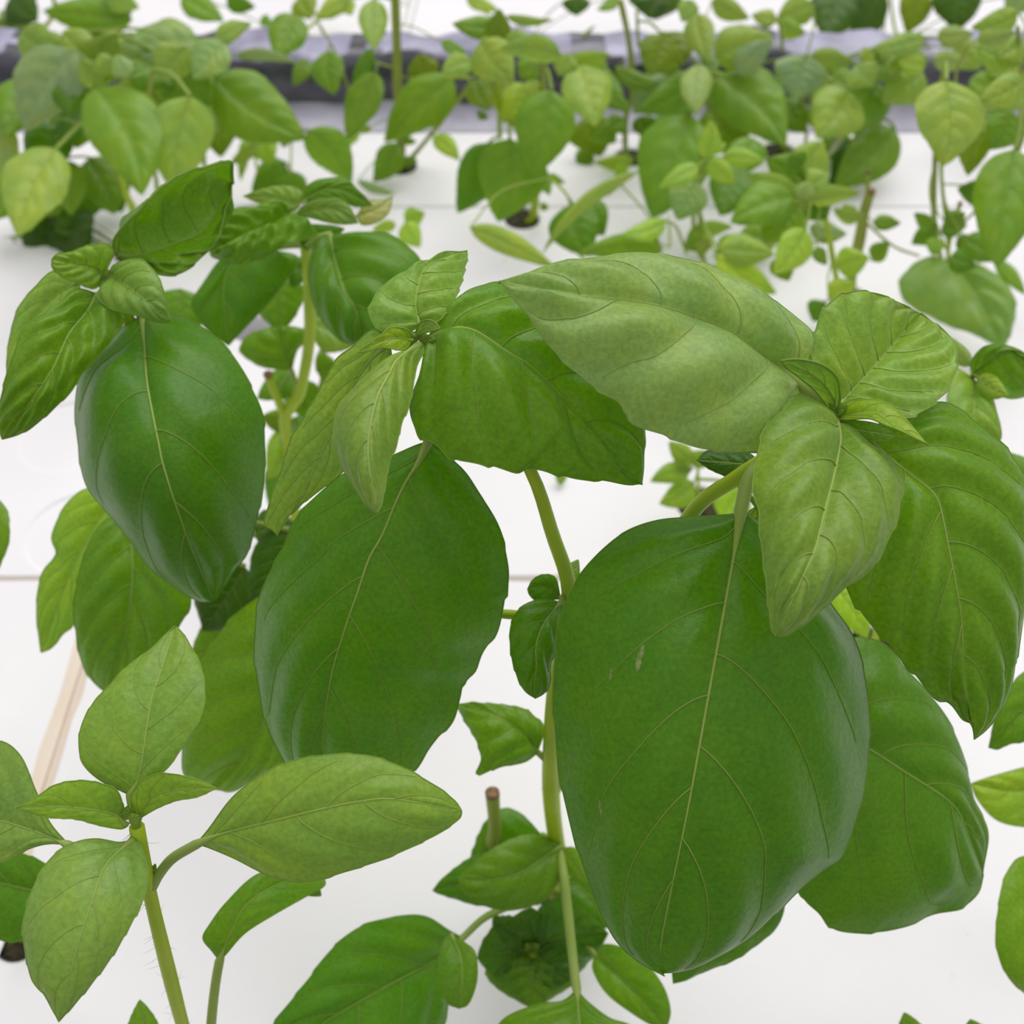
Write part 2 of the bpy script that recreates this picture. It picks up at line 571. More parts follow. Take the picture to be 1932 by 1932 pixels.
def hero(pl, mid, L, R, d, e=(0.0, 0.0), tone='mid', bulge=(0.10, 0.10), quilt=0.03, nv=5, sweep=0.36, nt=84, ns=22,
         petiole=None, pet_r=0.0012, vein=0.00028, rim=0.00016, wave=0.01, teeth=9, tooth=0.012, crumple=0.0):
    HSEED[0] += 1
    n = 160
    d0, d1, d2 = d
    mid2 = catmull(mid, n)
    L2 = catmull([mid[0]] + list(L) + [mid[-1]], n)
    R2 = catmull([mid[0]] + list(R) + [mid[-1]], n)
    t = np.linspace(0, 1, n + 1)
    dm = d0 * 2 * (t - 0.5) * (t - 1) + d1 * 4 * t * (1 - t) + d2 * 2 * t * (t - 0.5)
    prof = np.sin(np.pi * np.clip(t, 0, 1)) ** 0.7
    M3 = np.array([at(mid2[i, 0], mid2[i, 1], dm[i]) for i in range(n + 1)])
    L3 = np.array([at(L2[i, 0], L2[i, 1], dm[i] + e[0] * prof[i]) for i in range(n + 1)])
    R3 = np.array([at(R2[i, 0], R2[i, 1], dm[i] + e[1] * prof[i]) for i in range(n + 1)])
    s = Surf(M3, L3, R3, bulge, quilt, nv, sweep, wave, teeth, tooth, HSEED[0], crumple=crumple)
    LAST[0] = s
    pet = None
    if petiole:
        pet = catmull([at(*p) for p in petiole] + [M3[0]], 14)
    return build_leaf(s, pl['o'], pl['b'], tone, nt, ns, True, vein * 0.62, rim, pet, pet_r)


def near_stem(pl, p):
    best, bd = None, 9e9
    for path in pl['stems']:
        dd = np.linalg.norm(path - p, axis=1)
        i = int(dd.argmin())
        if dd[i] < bd:
            bd, best = dd[i], path[i]
    return best, bd


QS = [1000]


def quick(pl, b, t, w, d=None, dY=0.0, tone='mid', tilt=None, roll=None, bend=None, fat=0.0, crop=None, link=0.10,
          quilt=0.035, nt=26, ns=7, gain=1.0):
    """Leaf from a base pixel to a tip pixel, w pixels wide, at depth d (or on the plant's own vertical plane)."""
    QS[0] += 1
    rn = random.Random(QS[0])
    if crop:
        cx, cy, k = crop
        b = (cx + b[0] / k, cy + b[1] / k)
        t = (cx + t[0] / k, cy + t[1] / k)
        w = w / k
    if d is None:
        d = depth_at_Y(b[1], pl['Y'] + dY + rn.uniform(-0.07, 0.02))
    if isinstance(d, (tuple, list)):
        d0, d1 = d
    else:
        ln = math.hypot(t[0] - b[0], t[1] - b[1]) / F * d
        tl = rn.uniform(-0.45, 0.25) if tilt is None else tilt
        d0, d1 = d, d + tl * ln
    dx, dy = t[0] - b[0], t[1] - b[1]
    lpx = math.hypot(dx, dy) + 1e-6
    px, py = -dy / lpx, dx / lpx
    bn = rn.uniform(-0.10, 0.10) if bend is None else bend
    rl = rn.uniform(-0.45, 0.45) if roll is None else roll
    n = 60
    T = np.linspace(0, 1, n + 1)
    arch = rn.uniform(0.05, 0.16)
    prof = np.sin(np.pi * T ** (0.72 + fat)) ** 0.85 * (1 - 0.10 * T)
    prof = np.where(T < 0.06, prof * (T / 0.06) ** 0.4, prof)
    M3, L3, R3 = [], [], []
    for i, s in enumerate(T):
        off = bn * lpx * 4 * s * (1 - s)
        u = b[0] + dx * s + px * off
        v = b[1] + dy * s + py * off
        dd = d0 + (d1 - d0) * s - arch * lpx / F * d0 * 4 * s * (1 - s) * 0.5
        hw = 0.61 * w * prof[i]
        M3.append(at(u, v, dd))
        zz = rl * hw / F * d0
        sag = 0.22 * hw / F * d0
        L3.append(at(u + px * hw, v + py * hw, dd + zz + sag))
        R3.append(at(u - px * hw, v - py * hw, dd - zz + sag))
    s = Surf(M3, L3, R3, (0.10, 0.10), quilt, 5, 0.34, 0.03, 8, 0.02, QS[0])
    pet = None
    if link > 0:
        sp, dist = near_stem(pl, np.array(M3[0]))
        if sp is not None and 0.002 < dist < link:
            a = np.array(M3[0])
            dirv = a - np.array(M3[3])
            dirv /= np.linalg.norm(dirv) + 1e-9
            pet = catmull([sp, (sp + a) / 2 + dirv * dist * 0.08 + np.array([0, 0, 0.05 * dist]), a], 10)
    vw = max(0.00018, 0.010 * w / F * d0 * S * 0.5)
    return build_leaf(s, pl['o'], pl['b'], tone, nt, ns, False, vw, vw * 0.7, pet, min(0.0012, max(0.00045, 0.0008 * w / 60)), gain=gain)


# ------------------------------------------------------------------ structure: rafts, bed rim
HOLES = []      # (x, y, radius)
DIMPLES = []


def loop_edges(bm, pts, z):
    vs = [bm.verts.new((p[0], p[1], z)) for p in pts]
    es = [bm.edges.new((vs[i], vs[(i + 1) % len(vs)])) for i in range(len(vs))]
    return vs, es


def circle(x, y, r, n=28):
    return [(x + r * math.cos(2 * math.pi * k / n), y + r * math.sin(2 * math.pi * k / n)) for k in range(n)]


def raft(label, x0, x1, y0, y1, cx=0.005, cy=0.003, thick=0.025, edge=None):
    bm = bmesh.new()
    gap = 0.00025
    x0, x1, y0, y1 = x0 + gap, x1 - gap, y0 + gap, y1 - gap
    top = [(x0 + cx, y0 + cy), (x1 - cx, y0 + cy), (x1 - cx, y1 - cy), (x0 + cx, y1 - cy)]
    # subdivide the outline so the edge can wander a little, as sawn foam does
    def sub(pts, n=24):
        out = []
        for i in range(4):
            a, b = pts[i], pts[(i + 1) % 4]
            for k in range(n):
                f = k / n
                out.append((a[0] + (b[0] - a[0]) * f, a[1] + (b[1] - a[1]) * f))
        return out
    rn = random.Random(label)
    tp = sub(top)
    tp = [(p[0] + rn.uniform(-1, 1) * cx * 0.16, p[1] + rn.uniform(-1, 1) * cy * 0.16) for p in tp]
    op = sub([(x0, y0), (x1, y0), (x1, y1), (x0, y1)])
    tv, te = loop_edges(bm, tp, 0.0)
    edges = list(te)
    side_faces, foam_faces = [], []
    for hx, hy, r in HOLES:
        if x0 < hx < x1 and y0 < hy < y1:
            a, ea = loop_edges(bm, circle(hx, hy, r + 0.0012), 0.0)
            b, eb = loop_edges(bm, circle(hx, hy, r), -0.0012)
            c, ec = loop_edges(bm, circle(hx, hy, r), -thick)
            edges += ea
            n = len(a)
            for i in range(n):
                j = (i + 1) % n
                foam_faces.append((a[i], a[j], b[j], b[i]))
                side_faces.append((b[i], b[j], c[j], c[i]))
    for hx, hy, r in DIMPLES:
        if x0 < hx - r and hx + r < x1 and y0 < hy - r and hy + r < y1:
            a, ea = loop_edges(bm, circle(hx, hy, r, 40), 0.0)
            b, eb = loop_edges(bm, circle(hx, hy, r - 0.0016, 40), -0.0011)
            edges += ea
            for i in range(40):
                j = (i + 1) % 40
                foam_faces.append((a[i], a[j], b[j], b[i]))
            foam_faces.append(tuple(b))
    bmesh.ops.triangle_fill(bm, use_beauty=True, use_dissolve=False, edges=edges)
    for fvs in foam_faces:
        bm.faces.new(fvs)
    for fvs in side_faces:
        bm.faces.new(fvs).material_index = 1
    ov = [bm.verts.new((p[0], p[1], -0.0028)) for p in op]
    uv = [bm.verts.new((p[0], p[1], -thick)) for p in op]
    n = len(op)
    for i in range(n):
        j = (i + 1) % n
        bm.faces.new((ov[i], ov[j], tv[j], tv[i])).material_index = 1
        bm.faces.new((uv[i], uv[j], ov[j], ov[i])).material_index = 1
    bm.normal_update()
    for f in bm.faces:
        if abs(f.normal.z) > 0.7 and f.normal.z < 0:
            f.normal_flip()
    me = bpy.data.meshes.new('foam_raft')
    bm.to_mesh(me)
    bm.free()
    me.materials.append(M_FOAM)
    me.materials.append(edge or M_EDGE)
    o = bpy.data.objects.new('foam_raft', me)
    COL.objects.link(o)
    tag(o, label, 'raft', 'white floating foam rafts')
    return o


HOLE_R = 0.0125
hole_px = [(472, 618), (755, 312), (985, 412), (1320, 950), (1078, 1716), (36, 1765), (1648, 1222), (520, 1330),
           (560, 1010), (250, 475), (395, 368), (1190, 296), (1335, 520), (1470, 285), (1590, 625), (1600, 560), (1800, 560),
           (1635, 300), (420, 2250), (2080, 1700), (530, 372), (1130, 515)]
hole_px += [(-150, 1333), (1800, 2210)]
for p in hole_px:
    g = ground(*p)
    HOLES.append((g[0], g[1], 0.010 if p == (36, 1765) else HOLE_R))
for p in [(150, 1004), (128, 822)]:
    g = ground(*p)
    if all(math.hypot(g[0] - h[0], g[1] - h[1]) > 0.045 for h in HOLES):
        DIMPLES.append((g[0], g[1], 0.029))

XS = [-0.493 * S - 0.61, -0.493 * S, -0.493 * S + 0.61, -0.493 * S + 1.22]
XF = [-1.02, -0.50, 0.50, 1.02]
y_s1 = ground_Y(1090) * S
y_s2 = ground_Y(389.5) * S
y_end = ground_Y(250) * S
names_x = ['left', 'centre', 'right']
for xi in range(3):
    raft('white foam raft nearest the viewer, %s board of its row' % names_x[xi], XS[xi], XS[xi + 1], y_s1 - 0.325, y_s1, 0.0052, 0.0018)
for xi in range(3):
    raft('white foam raft in the middle row, %s board' % names_x[xi], XF[xi], XF[xi + 1], y_s1, y_s2, 0.002, 0.0014, edge=M_FOAM)
for xi in range(3):
    raft('white foam raft in the far row beside the black rim, %s board' % names_x[xi], XF[xi], XF[xi + 1], y_s2, y_end, 0.002, 0.0008, edge=M_FOAM)

# the bed rim: film-lined kerb between this bed and the next
y_w = ground_Y(205) * S                       # foot of the dark face
rim_h = 0.045 * S / 0.5 * 1.05
top_w = 0.066 * S / 0.5 * 1.02
prof = [(y_end + 0.0005, -0.010), (y_end + 0.002, -0.0005), (y_w - 0.004, 0.0035), (y_w, 0.003), (y_w + 0.003, 0.010),
        (y_w + 0.004, rim_h * 0.55), (y_w + 0.010, rim_h * 0.86), (y_w + 0.020, rim_h), (y_w + top_w - 0.012, rim_h * 0.99),
        (y_w + top_w, rim_h * 0.85), (y_w + top_w + 0.004, 0.0), (y_w + top_w + 0.005, -0.02)]
pp = catmull([(0, a, b) for a, b in prof], 60)
nx = 150
xs = np.linspace(-1.02, 1.02, nx)
rv, rf, ri_ = [], [], []
for i, x in enumerate(xs):
    for j, p in enumerate(pp):
        k = j / 60
        wr = (0.0022 * math.sin(x * 63 + 3 * k) + 0.0016 * math.sin(x * 131 + 9 * k + 1.3) + 0.0020 * math.sin(x * 29 - 7 * k)) \
            * (math.sin(math.pi * min(1, max(0, (k - 0.22) / 0.7))) ** 0.6)
        rv.append((x, p[1] + wr * 0.8, p[2] + wr * 0.8))
W = 61
y_led = y_w + 0.001
for i in range(nx - 1):
    for j in range(60):
        rf.append((i * W + j, i * W + j + 1, (i + 1) * W + j + 1, (i + 1) * W + j))
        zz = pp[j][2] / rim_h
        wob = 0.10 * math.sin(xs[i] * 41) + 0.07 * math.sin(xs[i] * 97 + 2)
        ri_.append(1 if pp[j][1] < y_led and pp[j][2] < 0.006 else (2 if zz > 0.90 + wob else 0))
org = (0, y_w, 0)
rim = mesh_obj('bed_rim', rv, rf, [M_FILM, M_GREYLEDGE, M_TOPSHEEN], None, ri_, org)
rim.location = org
tag(rim, 'low bed rim wrapped in wrinkled black plastic film behind the foam rafts', 'rim', None, 'structure')

# rafts of the next bed
y_n = y_w + top_w + 0.006
for xi in range(3):
    raft('white foam raft in the next bed beyond the black rim, %s board' % names_x[xi], XF[xi], XF[xi + 1], y_n, y_n + 0.36,
         cx=0.002, cy=0.002, edge=M_FOAM)

# nutrient water under the rafts, basin floor of the whole bed
bmw = bmesh.new()
wv = [bmw.verts.new(c) for c in [(-1.02, -0.02, -0.022), (1.02, -0.02, -0.022), (1.02, y_n + 0.36, -0.022), (-1.02, y_n + 0.36, -0.022)]]
bmw.faces.new(wv)
mw = bpy.data.meshes.new('floor')
bmw.to_mesh(mw); bmw.free()
mw.materials.append(M_WATER)
wo = bpy.data.objects.new('floor', mw)
COL.objects.link(wo)
tag(wo, 'dark nutrient water standing under the foam rafts', 'water', None, 'structure')


def plug(pl, r=HOLE_R, seed=1):
    """Net pot collar with a rough dark growing plug inside the raft hole, part of the plant."""
    rn = random.Random(seed)
    bx, by, bz = pl['b']
    n, m = 24, 5
    v, f = [], []
    for j in range(m + 1):
        rr = r * 0.93 * (1 - j / m)
        for k in range(n):
            a = 2 * math.pi * k / n
            z = -0.004 + 0.0035 * (j / m) + rn.uniform(-0.0012, 0.0012)
            v.append((bx + rr * math.cos(a), by + rr * math.sin(a), z))
    for j in range(m):
        for k in range(n):
            a, b2 = j * n + k, j * n + (k + 1) % n
            f.append((a, b2, b2 + n, a + n))
    for k in range(n):
        a = 2 * math.pi * k / n
        v.append((bx + r * 0.93 * math.cos(a), by + r * 0.93 * math.sin(a), -0.020))
    o0 = (m + 1) * n
    for k in range(n):
        f.append((o0 + k, o0 + (k + 1) % n, (k + 1) % n, k))
    o = mesh_obj('growing_plug', v, f, [M_PLUG], pl['o'], None, pl['b'])
    o['label'] = 'dark growing plug in the raft hole'
    ring = [(bx + r * 0.95 * math.cos(a), by + r * 0.95 * math.sin(a), -0.0016) for a in np.linspace(0, 2 * math.pi, 29)]
    gv, gf = tube_geo(ring, 0.0007, 6, False)
    mesh_obj('pot_rim', gv, gf, [M_POT], o, None, pl['b'])
    return o

#%%PLANTS%%
# ------------------------------------------------------------------ the large basil in front (two tall branches)
HP = plant('basil_plant', 'largest basil plant in sharp focus with two broad-leaved branches, centre and right', (1078, 1716))
plug(HP, seed=3)
gb = HP['b'] + np.array([0, 0, -0.006])
stem(HP, [gb, (1052, 1600, .885), (1040, 1500, .80), (1040, 1400, .735), (1046, 1300, .685), (1066, 1190, .65), (1073, 1105, .627),
          (1043, 1010, .595), (1002, 890, .56), (920, 770, .54), (820, 660, .535), (797, 640, .53)], 0.0037, 0.0012, n=60)
stem(HP, [(1040, 1490, .80), (1085, 1380, .745), (1180, 1180, .68), (1300, 975, .622), (1385, 905, .592), (1470, 850, .575), (1574, 788, .552)],
     0.0034, 0.0015, n=40, name='branch')
stem(HP, [(1060, 1170, .645), (1000, 1162, .64), (946, 1158, .635), (880, 1150, .63)], 0.0015, 0.0011, name='side_shoot')
stem(HP, [(1050, 1690, .97), (940, 1610, .905), (934, 1560, .885), (929, 1496, .86)], 0.0026, 0.0024, M_YSTEM, name='cut_stub', cut=True)

# right branch --------------------------------------------------------
big = hero(HP, [(1398, 962), (1378, 1090), (1340, 1300), (1300, 1520), (1265, 1690), (1246, 1790), (1252, 1836)],
     [(1386, 969), (1299, 973), (1237, 981), (1180, 1004), (1128, 1046), (1087, 1097), (1058, 1159), (1050, 1211), (1045, 1294), (1048, 1377),
      (1056, 1460), (1071, 1532), (1097, 1625), (1128, 1708), (1159, 1770), (1201, 1808)],
     [(1412, 970), (1460, 1010), (1520, 1070), (1568, 1139), (1604, 1185), (1625, 1232), (1638, 1294), (1642, 1356), (1636, 1439), (1620, 1511),
      (1589, 1605), (1558, 1636), (1506, 1682), (1434, 1755), (1382, 1791), (1325, 1822), (1283, 1836)],
     (.565, .52, .56), (.045, .06), 'deep', (.12, .14), .018, 5, .40, 110, 30,
     [(1430, 880, .582), (1412, 905, .576)], .0016, .00034, .00016, tooth=.005)
scar(big, HP, LAST[0], -1, (1205, 1240), .055, .020, .5, 3)
scar(big, HP, LAST[0], -1, (1152, 1270), .022, .012, .4, 4)
scar(big, HP, LAST[0], -1, (1130, 1525), .03, .010, .3, 5)
hero(HP, [(1512, 730), (1470, 690), (1400, 635), (1360, 612), (1270, 580), (1200, 565), (1100, 553), (1010, 540), (942, 531)],
     [(1525, 700), (1537, 650), (1530, 624), (1503, 597), (1480, 578), (1435, 544), (1382, 522), (1325, 499), (1276, 488), (1239, 481), (1188, 479),
      (1101, 491), (1040, 503), (991, 517)],
     [(1503, 748), (1480, 800), (1446, 848), (1389, 853), (1321, 846), (1264, 823), (1205, 800), (1182, 778), (1168, 755), (1125, 731), (1093, 707),
      (1042, 660), (1007, 609), (968, 562)],
     (.548, .505, .50), (.035, -.005), 'waxy', (.12, .14), .062, 4, .30, 100, 28, [(1565, 770, .552), (1535, 745, .55)], .0016, .0003, .00018, tooth=.012)
hero(HP, [(1583, 764), (1622, 722), (1662, 677), (1700, 633), (1738, 592)],
     [(1568, 745), (1541, 707), (1533, 669), (1541, 624), (1552, 590), (1569, 569), (1602, 552), (1647, 554), (1689, 571)],
     [(1617, 770), (1674, 783), (1715, 788), (1761, 760), (1795, 722), (1806, 677), (1802, 654), (1784, 628)],
     (.547, .57, .60), (-.02, -.02), 'pale', (.03, .03), .065, 6, .30, 84, 24, None, .001, .00026, .0002, tooth=.018)
hero(HP, [(1575, 794), (1586, 825), (1583, 859), (1573, 904), (1560, 954), (1549, 1000), (1536, 1044), (1499, 1124), (1466, 1200)],
     [(1571, 779), (1526, 753), (1503, 747), (1480, 757), (1458, 783), (1442, 813), (1435, 840), (1427, 878), (1420, 920), (1431, 960), (1434, 1000),
      (1443, 1076), (1451, 1150), (1456, 1185)],
     [(1583, 798), (1609, 806), (1643, 840), (1674, 859), (1696, 893), (1702, 916), (1696, 946), (1690, 982), (1675, 1017), (1654, 1060), (1627, 1087),
      (1595, 1108), (1536, 1162), (1490, 1195)],
     (.542, .475, .465), (.02, .02), 'pale', (.12, .12), .055, 5, .42, 96, 26, None, .001, .0003, .0002, tooth=.014)
hero(HP, [(1625, 815), (1685, 867), (1730, 901), (1768, 935), (1783, 985), (1793, 1034), (1809, 1114), (1817, 1167), (1822, 1247), (1826, 1310), (1838, 1395)],
     [(1610, 850), (1580, 920), (1568, 1000), (1578, 1060), (1600, 1108), (1627, 1156), (1654, 1188), (1696, 1237), (1728, 1274), (1760, 1311),
      (1790, 1326), (1814, 1354), (1832, 1366)],
     [(1680, 790), (1740, 765), (1790, 760), (1844, 798), (1886, 836), (1920, 882), (1938, 930), (1948, 1010), (1943, 1100), (1932, 1172), (1918, 1237),
      (1908, 1290), (1883, 1349), (1860, 1378)],
     (.56, .545, .565), (.015, .03), 'mid', (.12, .12), .05, 6, .38, 100, 26, None, .001, .0003, .00016, tooth=.016)
hero(HP, [(1574, 783), (1573, 752), (1545, 716), (1505, 693), (1473, 681)],
     [(1563, 770), (1539, 739), (1510, 714), (1489, 698)], [(1585, 755), (1583, 728), (1579, 712), (1563, 695), (1539, 684), (1502, 678)],
     (.545, .525, .515), (.005, -.005), 'pale', (.08, .08), .03, 4, .3, 40, 10, None, .0006, .00018, .00022, tooth=.0)
hero(HP, [(1579, 791), (1616, 781), (1651, 779), (1686, 798), (1749, 838)],
     [(1590, 765), (1609, 756), (1658, 756), (1693, 776), (1722, 807)], [(1602, 792), (1642, 790), (1669, 800), (1704, 816)],
     (.545, .52, .50), (.01, -.01), 'young', (.06, .05), .03, 4, .3, 40, 10, None, .0006, .00018, .00022, tooth=.01)
hero(HP, [(1582, 800), (1620, 812), (1660, 818), (1690, 822)], [(1600, 793), (1640, 796), (1672, 806)], [(1610, 825), (1650, 832), (1676, 830)],
     (.552, .545, .545), (0, 0), 'mid', (.06, .06), .02, 4, .3, 30, 8, None, .0006, .00016, .0001, tooth=.0)
for (bx, by, tx, ty, w, tn) in [(1577, 783, 1566, 758, 14, 'young'), (1580, 782, 1598, 764, 14, 'young'), (1578, 786, 1592, 774, 10, 'bright')]:
    quick(HP, (bx, by), (tx, ty), w, (.544, .538), tone=tn, link=0, nt=12, ns=4)
hero(HP, [(1436, 880), (1400, 876), (1360, 872), (1314, 868)], [(1415, 855), (1380, 848), (1335, 850)], [(1425, 897), (1390, 903), (1345, 889)],
     (.585, .595, .60), (.01, .0), 'dark', (.1, .1), .04, 4, .3, 36, 10, None, .0008, .0002, .0001)
quick(HP, (1428, 955), (1442, 1050), 52, (.60, .60), tone='pale', link=0.05)
hero(HP, [(1480, 1330), (1560, 1370), (1643, 1415), (1707, 1456), (1782, 1504), (1812, 1535), (1832, 1585), (1855, 1650)],
     [(1490, 1280), (1550, 1225), (1616, 1204), (1670, 1215), (1718, 1269), (1771, 1333), (1803, 1391), (1822, 1445), (1833, 1504), (1858, 1562), (1857, 1616)],
     [(1470, 1450), (1475, 1590), (1509, 1685), (1547, 1723), (1582, 1757), (1654, 1761), (1707, 1749), (1760, 1725), (1814, 1712), (1846, 1685)],
     (.67, .655, .69), (.03, .01), 'deep', (.1, .1), .018, 5, .38, 84, 22, [(1340, 1130, .655), (1400, 1270, .66)], .0015, .0003, .00014, tooth=.008)
quick(HP, (1470, 1660), (1270, 1855), 140, (.73, .74), tone='deep', link=0, bend=.08)

for (bx, by, tx, ty, w, tn) in [(1576, 788, 1556, 772, 18, 'mid'), (1578, 790, 1604, 800, 18, 'mid'), (1576, 790, 1570, 810, 16, 'pale')]:
    quick(HP, (bx, by), (tx, ty), w, (.549, .546), tone=tn, link=0, nt=12, ns=4)
for (bx, by, tx, ty, w, tn) in [(790, 640, 770, 628, 18, 'young'), (792, 642, 808, 632, 16, 'young'), (792, 645, 796, 668, 20, 'young'), (788, 648, 764, 662, 18, 'mid'), (788, 640, 786, 622, 14, 'bright'),
                                (795, 645, 822, 640, 20, 'mid')]:
    quick(HP, (bx, by), (tx, ty), w, (.526, .522), tone=tn, link=0, nt=12, ns=4)
# left branch ---------------------------------------------------------
hero(HP, [(800, 650), (836, 622), (889, 617), (964, 664), (999, 684), (1050, 731), (1101, 790), (1149, 841), (1184, 884), (1211, 914)],
     [(803, 676), (791, 715), (775, 760), (775, 785), (783, 806), (795, 827), (822, 837), (858, 863), (913, 873), (972, 890), (993, 884), (1031, 888),
      (1082, 902), (1129, 906), (1180, 914)],
     [(834, 605), (873, 554), (909, 538), (945, 531), (1010, 548), (1080, 600), (1150, 680), (1200, 760), (1213, 820), (1215, 875)],
     (.53, .525, .545), (-.005, .05), 'mid', (.13, .12), .062, 5, .34, 96, 26, None, .001, .0003, .00016, tooth=.014)
hero(HP, [(792, 614), (784, 575), (789, 541), (803, 502), (838, 484), (881, 474)],
     [(770, 626), (735, 628), (708, 616), (697, 588), (704, 568), (715, 550), (734, 531), (758, 515), (785, 506), (806, 497), (840, 481)],
     [(822, 610), (852, 574), (869, 534), (876, 505), (881, 486)],
     (.525, .535, .575), (-.005, .0), 'pale', (.08, .06), .06, 5, .30, 60, 18, None, .0008, .00022, .0002, tooth=.02)
hero(HP, [(778, 642), (740, 638), (705, 650), (674, 665)], [(768, 622), (737, 618), (721, 631), (694, 650)], [(761, 660), (721, 655), (700, 660)],
     (.522, .51, .505), (0, 0), 'young', (.05, .05), .04, 4, .3, 40, 10, None, .0006, .00018, .0002, tooth=.02)
hero(HP, [(783, 633), (798, 620), (815, 614), (830, 620)], [(790, 612), (803, 604), (819, 607)], [(795, 630), (815, 624)],
     (.522, .512, .508), (0, 0), 'pale', (.05, .05), .02, 3, .3, 24, 8, None, .0006, .00014, .0002, tooth=0)
hero(HP, [(790, 652), (751, 676), (733, 706), (712, 747), (700, 794), (694, 833), (696, 885), (706, 928), (711, 968)],
     [(771, 664), (724, 682), (689, 711), (652, 748), (637, 770), (629, 822), (633, 845), (645, 881), (669, 920), (694, 955)],
     [(800, 662), (786, 692), (776, 747), (769, 774), (757, 802), (747, 841), (734, 870), (727, 912), (720, 950)],
     (.522, .475, .465), (.02, .015), 'pale', (.12, .12), .04, 5, .42, 84, 22, None, .001, .00026, .00016, tooth=.014)
hero(HP, [(735, 645), (690, 690), (650, 760), (610, 850), (570, 930), (524, 1010)],
     [(704, 622), (665, 654), (637, 676), (614, 715), (594, 751), (570, 794), (547, 833), (531, 885), (515, 928), (500, 985), (512, 998)],
     [(740, 700), (720, 770), (690, 840), (645, 892), (610, 920), (574, 947), (551, 969), (535, 975), (528, 995)],
     (.53, .545, .565), (.0, .005), 'pale', (.1, .1), .035, 5, .40, 80, 22, None, .001, .00024, .00014, tooth=.016)
hero(HP, [(808, 833), (790, 872), (768, 905), (746, 949), (721, 1010), (696, 1054), (674, 1119), (656, 1170), (630, 1253), (619, 1307), (609, 1380), (612, 1430), (650, 1492)],
     [(786, 840), (735, 862), (648, 893), (580, 952), (551, 989), (540, 1025), (507, 1086), (489, 1137), (482, 1191), (482, 1253), (491, 1307), (503, 1365),
      (518, 1402), (545, 1445), (590, 1480)],
     [(822, 840), (855, 869), (880, 894), (906, 934), (935, 981), (949, 1021), (958, 1068), (956, 1101), (947, 1155), (935, 1195), (909, 1235), (895, 1268),
      (875, 1286), (868, 1315), (855, 1355), (830, 1384), (808, 1412), (790, 1440), (770, 1458), (710, 1488)],
     (.575, .575, .65), (.045, .04), 'deep', (.12, .12), .018, 5, .40, 110, 28, [(880, 740, .545), (835, 790, .56)], .0013, .0003, .00016, tooth=.010)

# side shoots low on the main stem -----------------------------------
hero(HP, [(1059, 1135), (1046, 1150), (1025, 1179), (1012, 1217), (1012, 1259), (1008, 1295), (1010, 1318)],
     [(1020, 1131), (984, 1145), (965, 1176), (963, 1220), (970, 1259), (986, 1298)],
     [(1061, 1148), (1056, 1181), (1054, 1223), (1039, 1251), (1038, 1287), (1028, 1307)],
     (.625, .60, .605), (.005, .01), 'deep', (.1, .1), .05, 4, .36, 56, 16, [(1066, 1120, .632)], .0008, .00022, .00012, tooth=.02)
hero(HP, [(1058, 1130), (1040, 1112), (1020, 1105), (995, 1112)], [(1048, 1090), (1023, 1084), (1004, 1095)], [(1040, 1132), (1015, 1135), (1000, 1124)],
     (.635, .632, .63), (0, 0), 'deep', (.1, .1), .04, 4, .3, 36, 10, None, .0008, .0002, .0001)
quick(HP, (1075, 1100), (1091, 1056), 26, (.64, .65), tone='mid', link=0.04)
hero(HP, [(1015, 1420), (990, 1385), (930, 1347), (860, 1329)], [(1028, 1375), (1005, 1350), (981, 1335), (916, 1326)],
     [(990, 1438), (945, 1447), (899, 1461), (908, 1432), (898, 1395), (878, 1362)],
     (.75, .735, .76), (.015, -.01), 'mid', (.06, .1), .04, 4, .34, 60, 18, [(1038, 1440, .752)], .001, .0002, .00012, tooth=.02)
hero(HP, [(1057, 1597), (1038, 1609), (976, 1649), (914, 1661), (864, 1657)], [(1038, 1582), (997, 1574), (947, 1591), (898, 1624)],
     [(1059, 1649), (1030, 1694), (984, 1715), (935, 1715), (881, 1690)], (.86, .83, .83), (.01, .0), 'mid', (.1, .1), .035, 4, .34, 60, 16,
     None, .001, .00022, .00012, tooth=.008)
quick(HP, (1022, 1575), (880, 1650), 165, (.90, .90), tone='deep', link=.06, bend=-.12)
quick(HP, (1000, 1660), (816, 1680), 88, (.88, .87), tone='deep', link=0, bend=.05)
quick(HP, (1062, 1600), (1108, 1668), 40, (.86, .84), tone='mid', link=.05)
quick(HP, (1070, 1660), (1150, 1750), 105, (.92, .90), tone='deep', link=.05)
for (tx, ty, w, tn) in [(1000, 1712, 100, 'deep'), (900, 1806, 120, 'deep'), (1148, 1762, 130, 'deep'), (1004, 1902, 150, 'mid'), (1075, 1850, 110, 'deep'),
                        (930, 1730, 70, 'deep')]:
    quick(HP, (1004, 1792), (tx, ty), w, (.885, .87), tone=tn, link=0, quilt=.06)
for (tx, ty) in [(992, 1780), (1018, 1784), (1006, 1808)]:
    quick(HP, (1004, 1792), (tx, ty), 16, (.88, .87), tone='mid', link=0, nt=10, ns=3)
hero(HP, [(873, 1769), (825, 1810), (740, 1856), (645, 1910), (560, 1965), (490, 2020)],
     [(848, 1755), (810, 1731), (765, 1727), (686, 1744), (632, 1785), (583, 1847), (517, 1932), (490, 1990)],
     [(868, 1800), (855, 1860), (846, 1897), (836, 1940), (780, 2010), (640, 2060), (540, 2050)],
     (.84, .775, .76), (.0, .02), 'deep', (.1, .1), .03, 5, .36, 60, 18, [(1010, 1690, .90), (922, 1727, .865)], .0013, .0003, .00014, tooth=.008)
